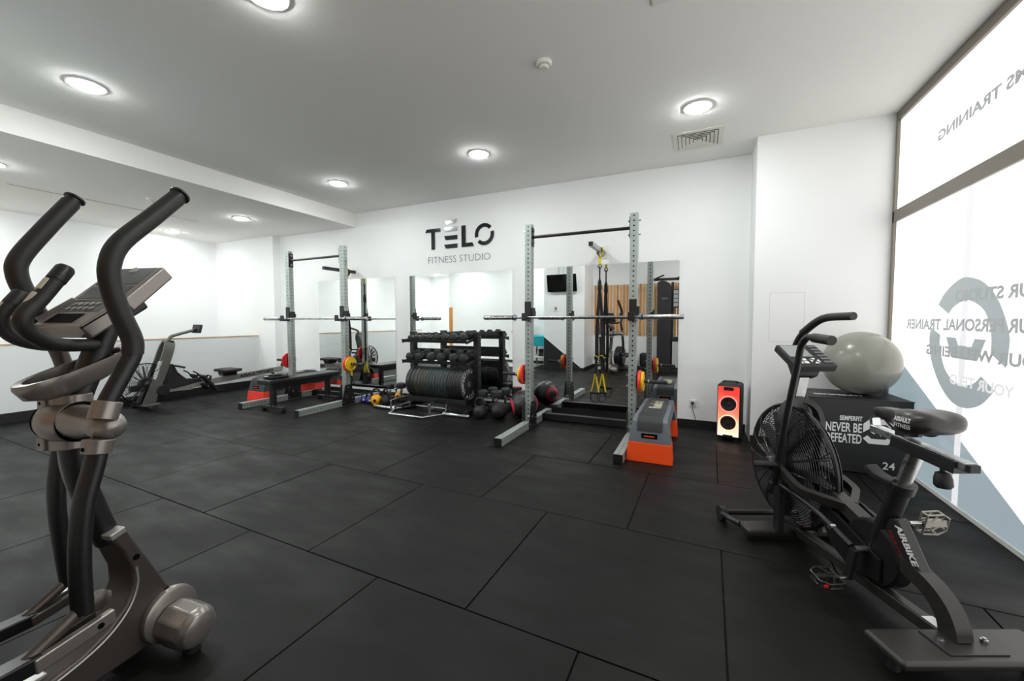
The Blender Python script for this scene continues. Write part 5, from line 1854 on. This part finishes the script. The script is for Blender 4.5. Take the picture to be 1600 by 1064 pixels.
# a person standing at the table, a sliver of whom shows in the mirror
def person(x, y, rz):
    P = {'pel': (0, 0, .93), 'sp1': (0, 0, 1.08), 'ch': (0, .01, 1.28), 'nk0': (0, 0, 1.43), 'nk1': (0, .01, 1.50),
         'shl': (-.17, 0, 1.40), 'ell': (-.24, .03, 1.13), 'wrl': (-.20, .20, .96),
         'shr': (.17, 0, 1.40), 'elr': (.24, .03, 1.13), 'wrr': (.20, .20, .96),
         'hl': (-.09, 0, .84), 'kl': (-.10, .03, .50), 'al': (-.10, 0, .09), 'tl': (-.11, .14, .035),
         'hr': (.09, 0, .84), 'kr': (.10, .03, .50), 'ar': (.10, 0, .09), 'tr': (.11, .14, .035)}
    R_ = {'pel': (.115, .09), 'sp1': (.13, .09), 'ch': (.15, .10), 'nk0': (.07, .06), 'nk1': (.05, .05), 'shl': (.06, .06), 'ell': (.04, .04), 'wrl': (.028, .022),
          'shr': (.06, .06), 'elr': (.04, .04), 'wrr': (.028, .022), 'hl': (.075, .075), 'kl': (.058, .058), 'al': (.04, .045), 'tl': (.04, .025),
          'hr': (.075, .075), 'kr': (.058, .058), 'ar': (.04, .045), 'tr': (.04, .025)}
    E_ = [('pel', 'sp1'), ('sp1', 'ch'), ('ch', 'nk0'), ('nk0', 'nk1'), ('ch', 'shl'), ('shl', 'ell'), ('ell', 'wrl'), ('ch', 'shr'), ('shr', 'elr'), ('elr', 'wrr'),
          ('pel', 'hl'), ('hl', 'kl'), ('kl', 'al'), ('al', 'tl'), ('pel', 'hr'), ('hr', 'kr'), ('kr', 'ar'), ('ar', 'tr')]
    ks = list(P)

    def skin(names, edges, verts, rad, nm, m_, par, lv=1):
        me = bpy.data.meshes.new(nm)
        me.from_pydata([verts[k] for k in names], [(names.index(a), names.index(b_)) for a, b_ in edges], [])
        me.materials.append(m_)
        o = bpy.data.objects.new(nm, me)
        C.objects.link(o)
        if par:
            o.parent = par
        s_ = o.modifiers.new('Skin', 'SKIN')
        s_.use_smooth_shade = True
        for i, k in enumerate(names):
            me.skin_vertices[0].data[i].radius = rad[k]
            me.skin_vertices[0].data[i].use_root = (i == 0)
        q = o.modifiers.new('Subsurf', 'SUBSURF')
        q.levels = q.render_levels = lv
        return o
    t = thing('person', 'person in a black shirt standing at the white table, seen in the mirror', 'person', (x, y, 0), rz=rz)
    skin(ks, E_, P, R_, 'body', SKIN, t, 2)
    # clothes follow the body with a little ease
    g_ = MB().tube([(0, 0, .90), (0, 0, 1.0), (0, .005, 1.15), (0, .01, 1.30), (0, .005, 1.40), (0, .005, 1.462)], [.175, .165, .160, .185, .165, .075], 22, 4, flat=(.66, 1), side=(0, 1, 0))
    for q in (-1, 1):
        g_.tube([(q * .10, .005, 1.385), (q * .175, 0, 1.375), (q * .205, .012, 1.29), (q * .222, .022, 1.21)], [.07, .074, .066, .060], 16, 4)
    g_.build('shirt', SHIRT, t, sharp=80)
    g_ = MB().tube([(0, 0, .80), (0, 0, .88), (0, 0, .97)], [.150, .168, .160], 22, 4, flat=(.70, 1), side=(0, 1, 0))
    for q in (-1, 1):
        g_.tube([(q * .085, 0, .86), (q * .095, .015, .66), (q * .10, .03, .50), (q * .10, .01, .28), (q * .10, 0, .09)], [.102, .092, .076, .068, .064], 16, 4)
    g_.build('trousers', SHIRT, t, sharp=80)
    for q in (-1, 1):
        MB().tube([(q * .10, -.06, .045), (q * .103, 0, .055), (q * .108, .10, .042), (q * .112, .17, .034)], [.044, .052, .046, .030], 14, 4, flat=(.8, 1)).build('shoe', PRINTG, t, sharp=80)
    # head with face and hair
    hd = MB().sphere((0, .02, 1.615), .105, 24, 18, sc=(.74, .92, 1.12))
    hd.lathe([(.012, 0), (.010, .018), (.003, .03)], (0, .105, 1.60), (0, 1, -.25), 10)
    for s in (-1, 1):
        hd.sphere((s * .079, .01, 1.605), .022, 10, 8, sc=(.4, .7, 1.1))
    hd.build('head', SKIN, t, sharp=80)
    MB().sphere((0, -.002, 1.645), .112, 24, 14, sc=(.76, .92, .98)).build('hair', mat('dark_hair', rgb(44, 32, 26), .7), t)
    g_ = MB()
    for s in (-1, 1):
        g_.sphere((s * .030, .107, 1.625), .010, 10, 8, sc=(1.2, .6, .7))
    g_.build('eyes', PRINTD, t)
    MB().tube([(-.022, .108, 1.558), (0, .114, 1.556), (.022, .108, 1.558)], .004, 6).build('mouth', mat('lips', rgb(160, 92, 84), .5), t)
    for s, wn in ((-1, 'wrl'), (1, 'wrr')):
        w0 = V(P[wn])
        g_ = MB()
        g_.tube([w0, w0 + V((0, .045, -.02)), w0 + V((0, .09, -.035))], [.026, .034, .030], 12, 4, flat=(1, .5))
        for k, (dx, ln) in enumerate(((-.024, .062), (-.008, .072), (.008, .068), (.023, .052))):
            b0 = w0 + V((dx, .085, -.033))
            g_.tube([b0, b0 + V((dx * .15, ln * .5, -.004)), b0 + V((dx * .2, ln, -.022))], [.0085, .0065], 8, 4)
        b0 = w0 + V((-s * .026, .03, -.015))
        g_.tube([b0, b0 + V((-s * .022, .025, -.010)), b0 + V((-s * .028, .055, -.02))], [.010, .0075], 8, 4)
        g_.build('hand', SKIN, t)


person(-4.30, -.10, 0)
t = thing('shadow_block', 'low dark grey block standing for the shadow under the slats, seen in the right mirror', 'shadow', (-1.13, -.19, 0))  # dark block put where the wall foot is only in shadow
MB().ab(-.14, .14, -.14, .14, .0, .10).build('lower_tier', DARKM, t, bevel=.02)
MB().ab(-.13, .13, -.13, .13, .10, .42).build('upper_tier', RUBBER, t, bevel=.05, seg=4)


# ================================================================== tidy the part tree
SPLIT = {'transport_wheels': 'transport_wheel', 'levelling_feet': 'levelling_foot', 'feet': 'foot', 'caster': 'caster', 'rubber_foot': 'rubber_foot',
         'eyes': 'eye', 'cables': 'cable', 'chin_up_handles': 'chin_up_handle', 'guide_rods': 'guide_rod', 'weight_stack': 'stack_plate', 'chart_pictures': 'chart_picture',
         'footrest_ribs': 'footrest_rib', 'program_buttons': 'program_button', 'keys': 'key', 'plate_rail': 'plate_rail', 'seam': 'seam'}
for o in list(bpy.data.objects):
    st = o.name.split('.')[0]
    if o.type != 'MESH':
        continue
    if st in SPLIT and o.parent and len(o.data.polygons):
        bm = bmesh.new()
        bm.from_mesh(o.data)
        left = set(bm.verts)
        comps = []
        while left:
            v0 = left.pop()
            cset = {v0}
            stack = [v0]
            while stack:
                for e_ in stack.pop().link_edges:
                    for u_ in e_.verts:
                        if u_ in left:
                            left.discard(u_)
                            cset.add(u_)
                            stack.append(u_)
            comps.append({v.index for v in cset})
        bm.free()
        if len(comps) > 1:
            for c_ in comps:
                b2 = bmesh.new()
                b2.from_mesh(o.data)
                bmesh.ops.delete(b2, geom=[v for v in b2.verts if v.index not in c_], context='VERTS')
                me2 = bpy.data.meshes.new(SPLIT[st])
                b2.to_mesh(me2)
                b2.free()
                for m_ in o.data.materials:
                    me2.materials.append(m_)
                n_ = o.copy()
                n_.data = me2
                n_.name = SPLIT[st]
                C.objects.link(n_)
            bpy.data.objects.remove(o)
    elif st in ('bolts', 'fan_cage', 'fan_blades', 'mast_scale', 'height_scale', 'keypad'):
        o['kind'] = 'stuff'

# small pieces become children of the part they sit on
UNDER = {'peg_collar': 'storage_peg', 'end_cap': 'foot_beam', 'light_ring': 'light_panel', 'woofer': 'light_panel', 'control_plate': 'light_panel', 'lower_badge': 'light_panel',
         'display': 'display_housing', 'overlay': 'display_housing', 'emblem': 'display_housing', 'key': 'control_shelf', 'key_overlay': 'control_shelf', 'storage_recess': 'control_shelf',
         'console_display': 'console', 'program_button': 'console', 'keypad': 'console', 'mast_scale': 'console_mast', 'height_scale': 'seat_post', 'pedal_spindle': 'crank_arm',
         'pedal_cage': 'crank_arm', 'latch_tab': 'handle_recess', 'footrest_rib': 'footrest', 'foot_strap': 'footrest', 'monitor_screen': 'monitor', 'tray_liner': 'bottle_tray',
         'screw_recess': 'base_shroud', 'edge_piping': 'base_shroud', 'neck_rim': 'base_shroud', 'tread_studs': 'tread', 'beam_flange': 'cross_beam', 'grip_cap': 'foam_grip', 'pulse_sensor': 'fixed_handlebar'}
dgx = bpy.context.evaluated_depsgraph_get()
bpy.context.view_layer.update()


def ctr(o):
    return sum((V(c_) for c_ in o.bound_box), V()) / 8


by_parent = {}
for o in bpy.data.objects:
    if o.parent and o.type == 'MESH':
        by_parent.setdefault(o.parent, []).append(o)
for par, ch in by_parent.items():
    for o in ch:
        st = o.name.split('.')[0]
        if st in UNDER and par.parent is None:
            host = [q for q in ch if q.name.split('.')[0] == UNDER[st] and q.location.length < 1e-6]
            if host and o.location.length < 1e-6:
                host.sort(key=lambda q: (ctr(q) - ctr(o)).length)
                o.parent = host[0]
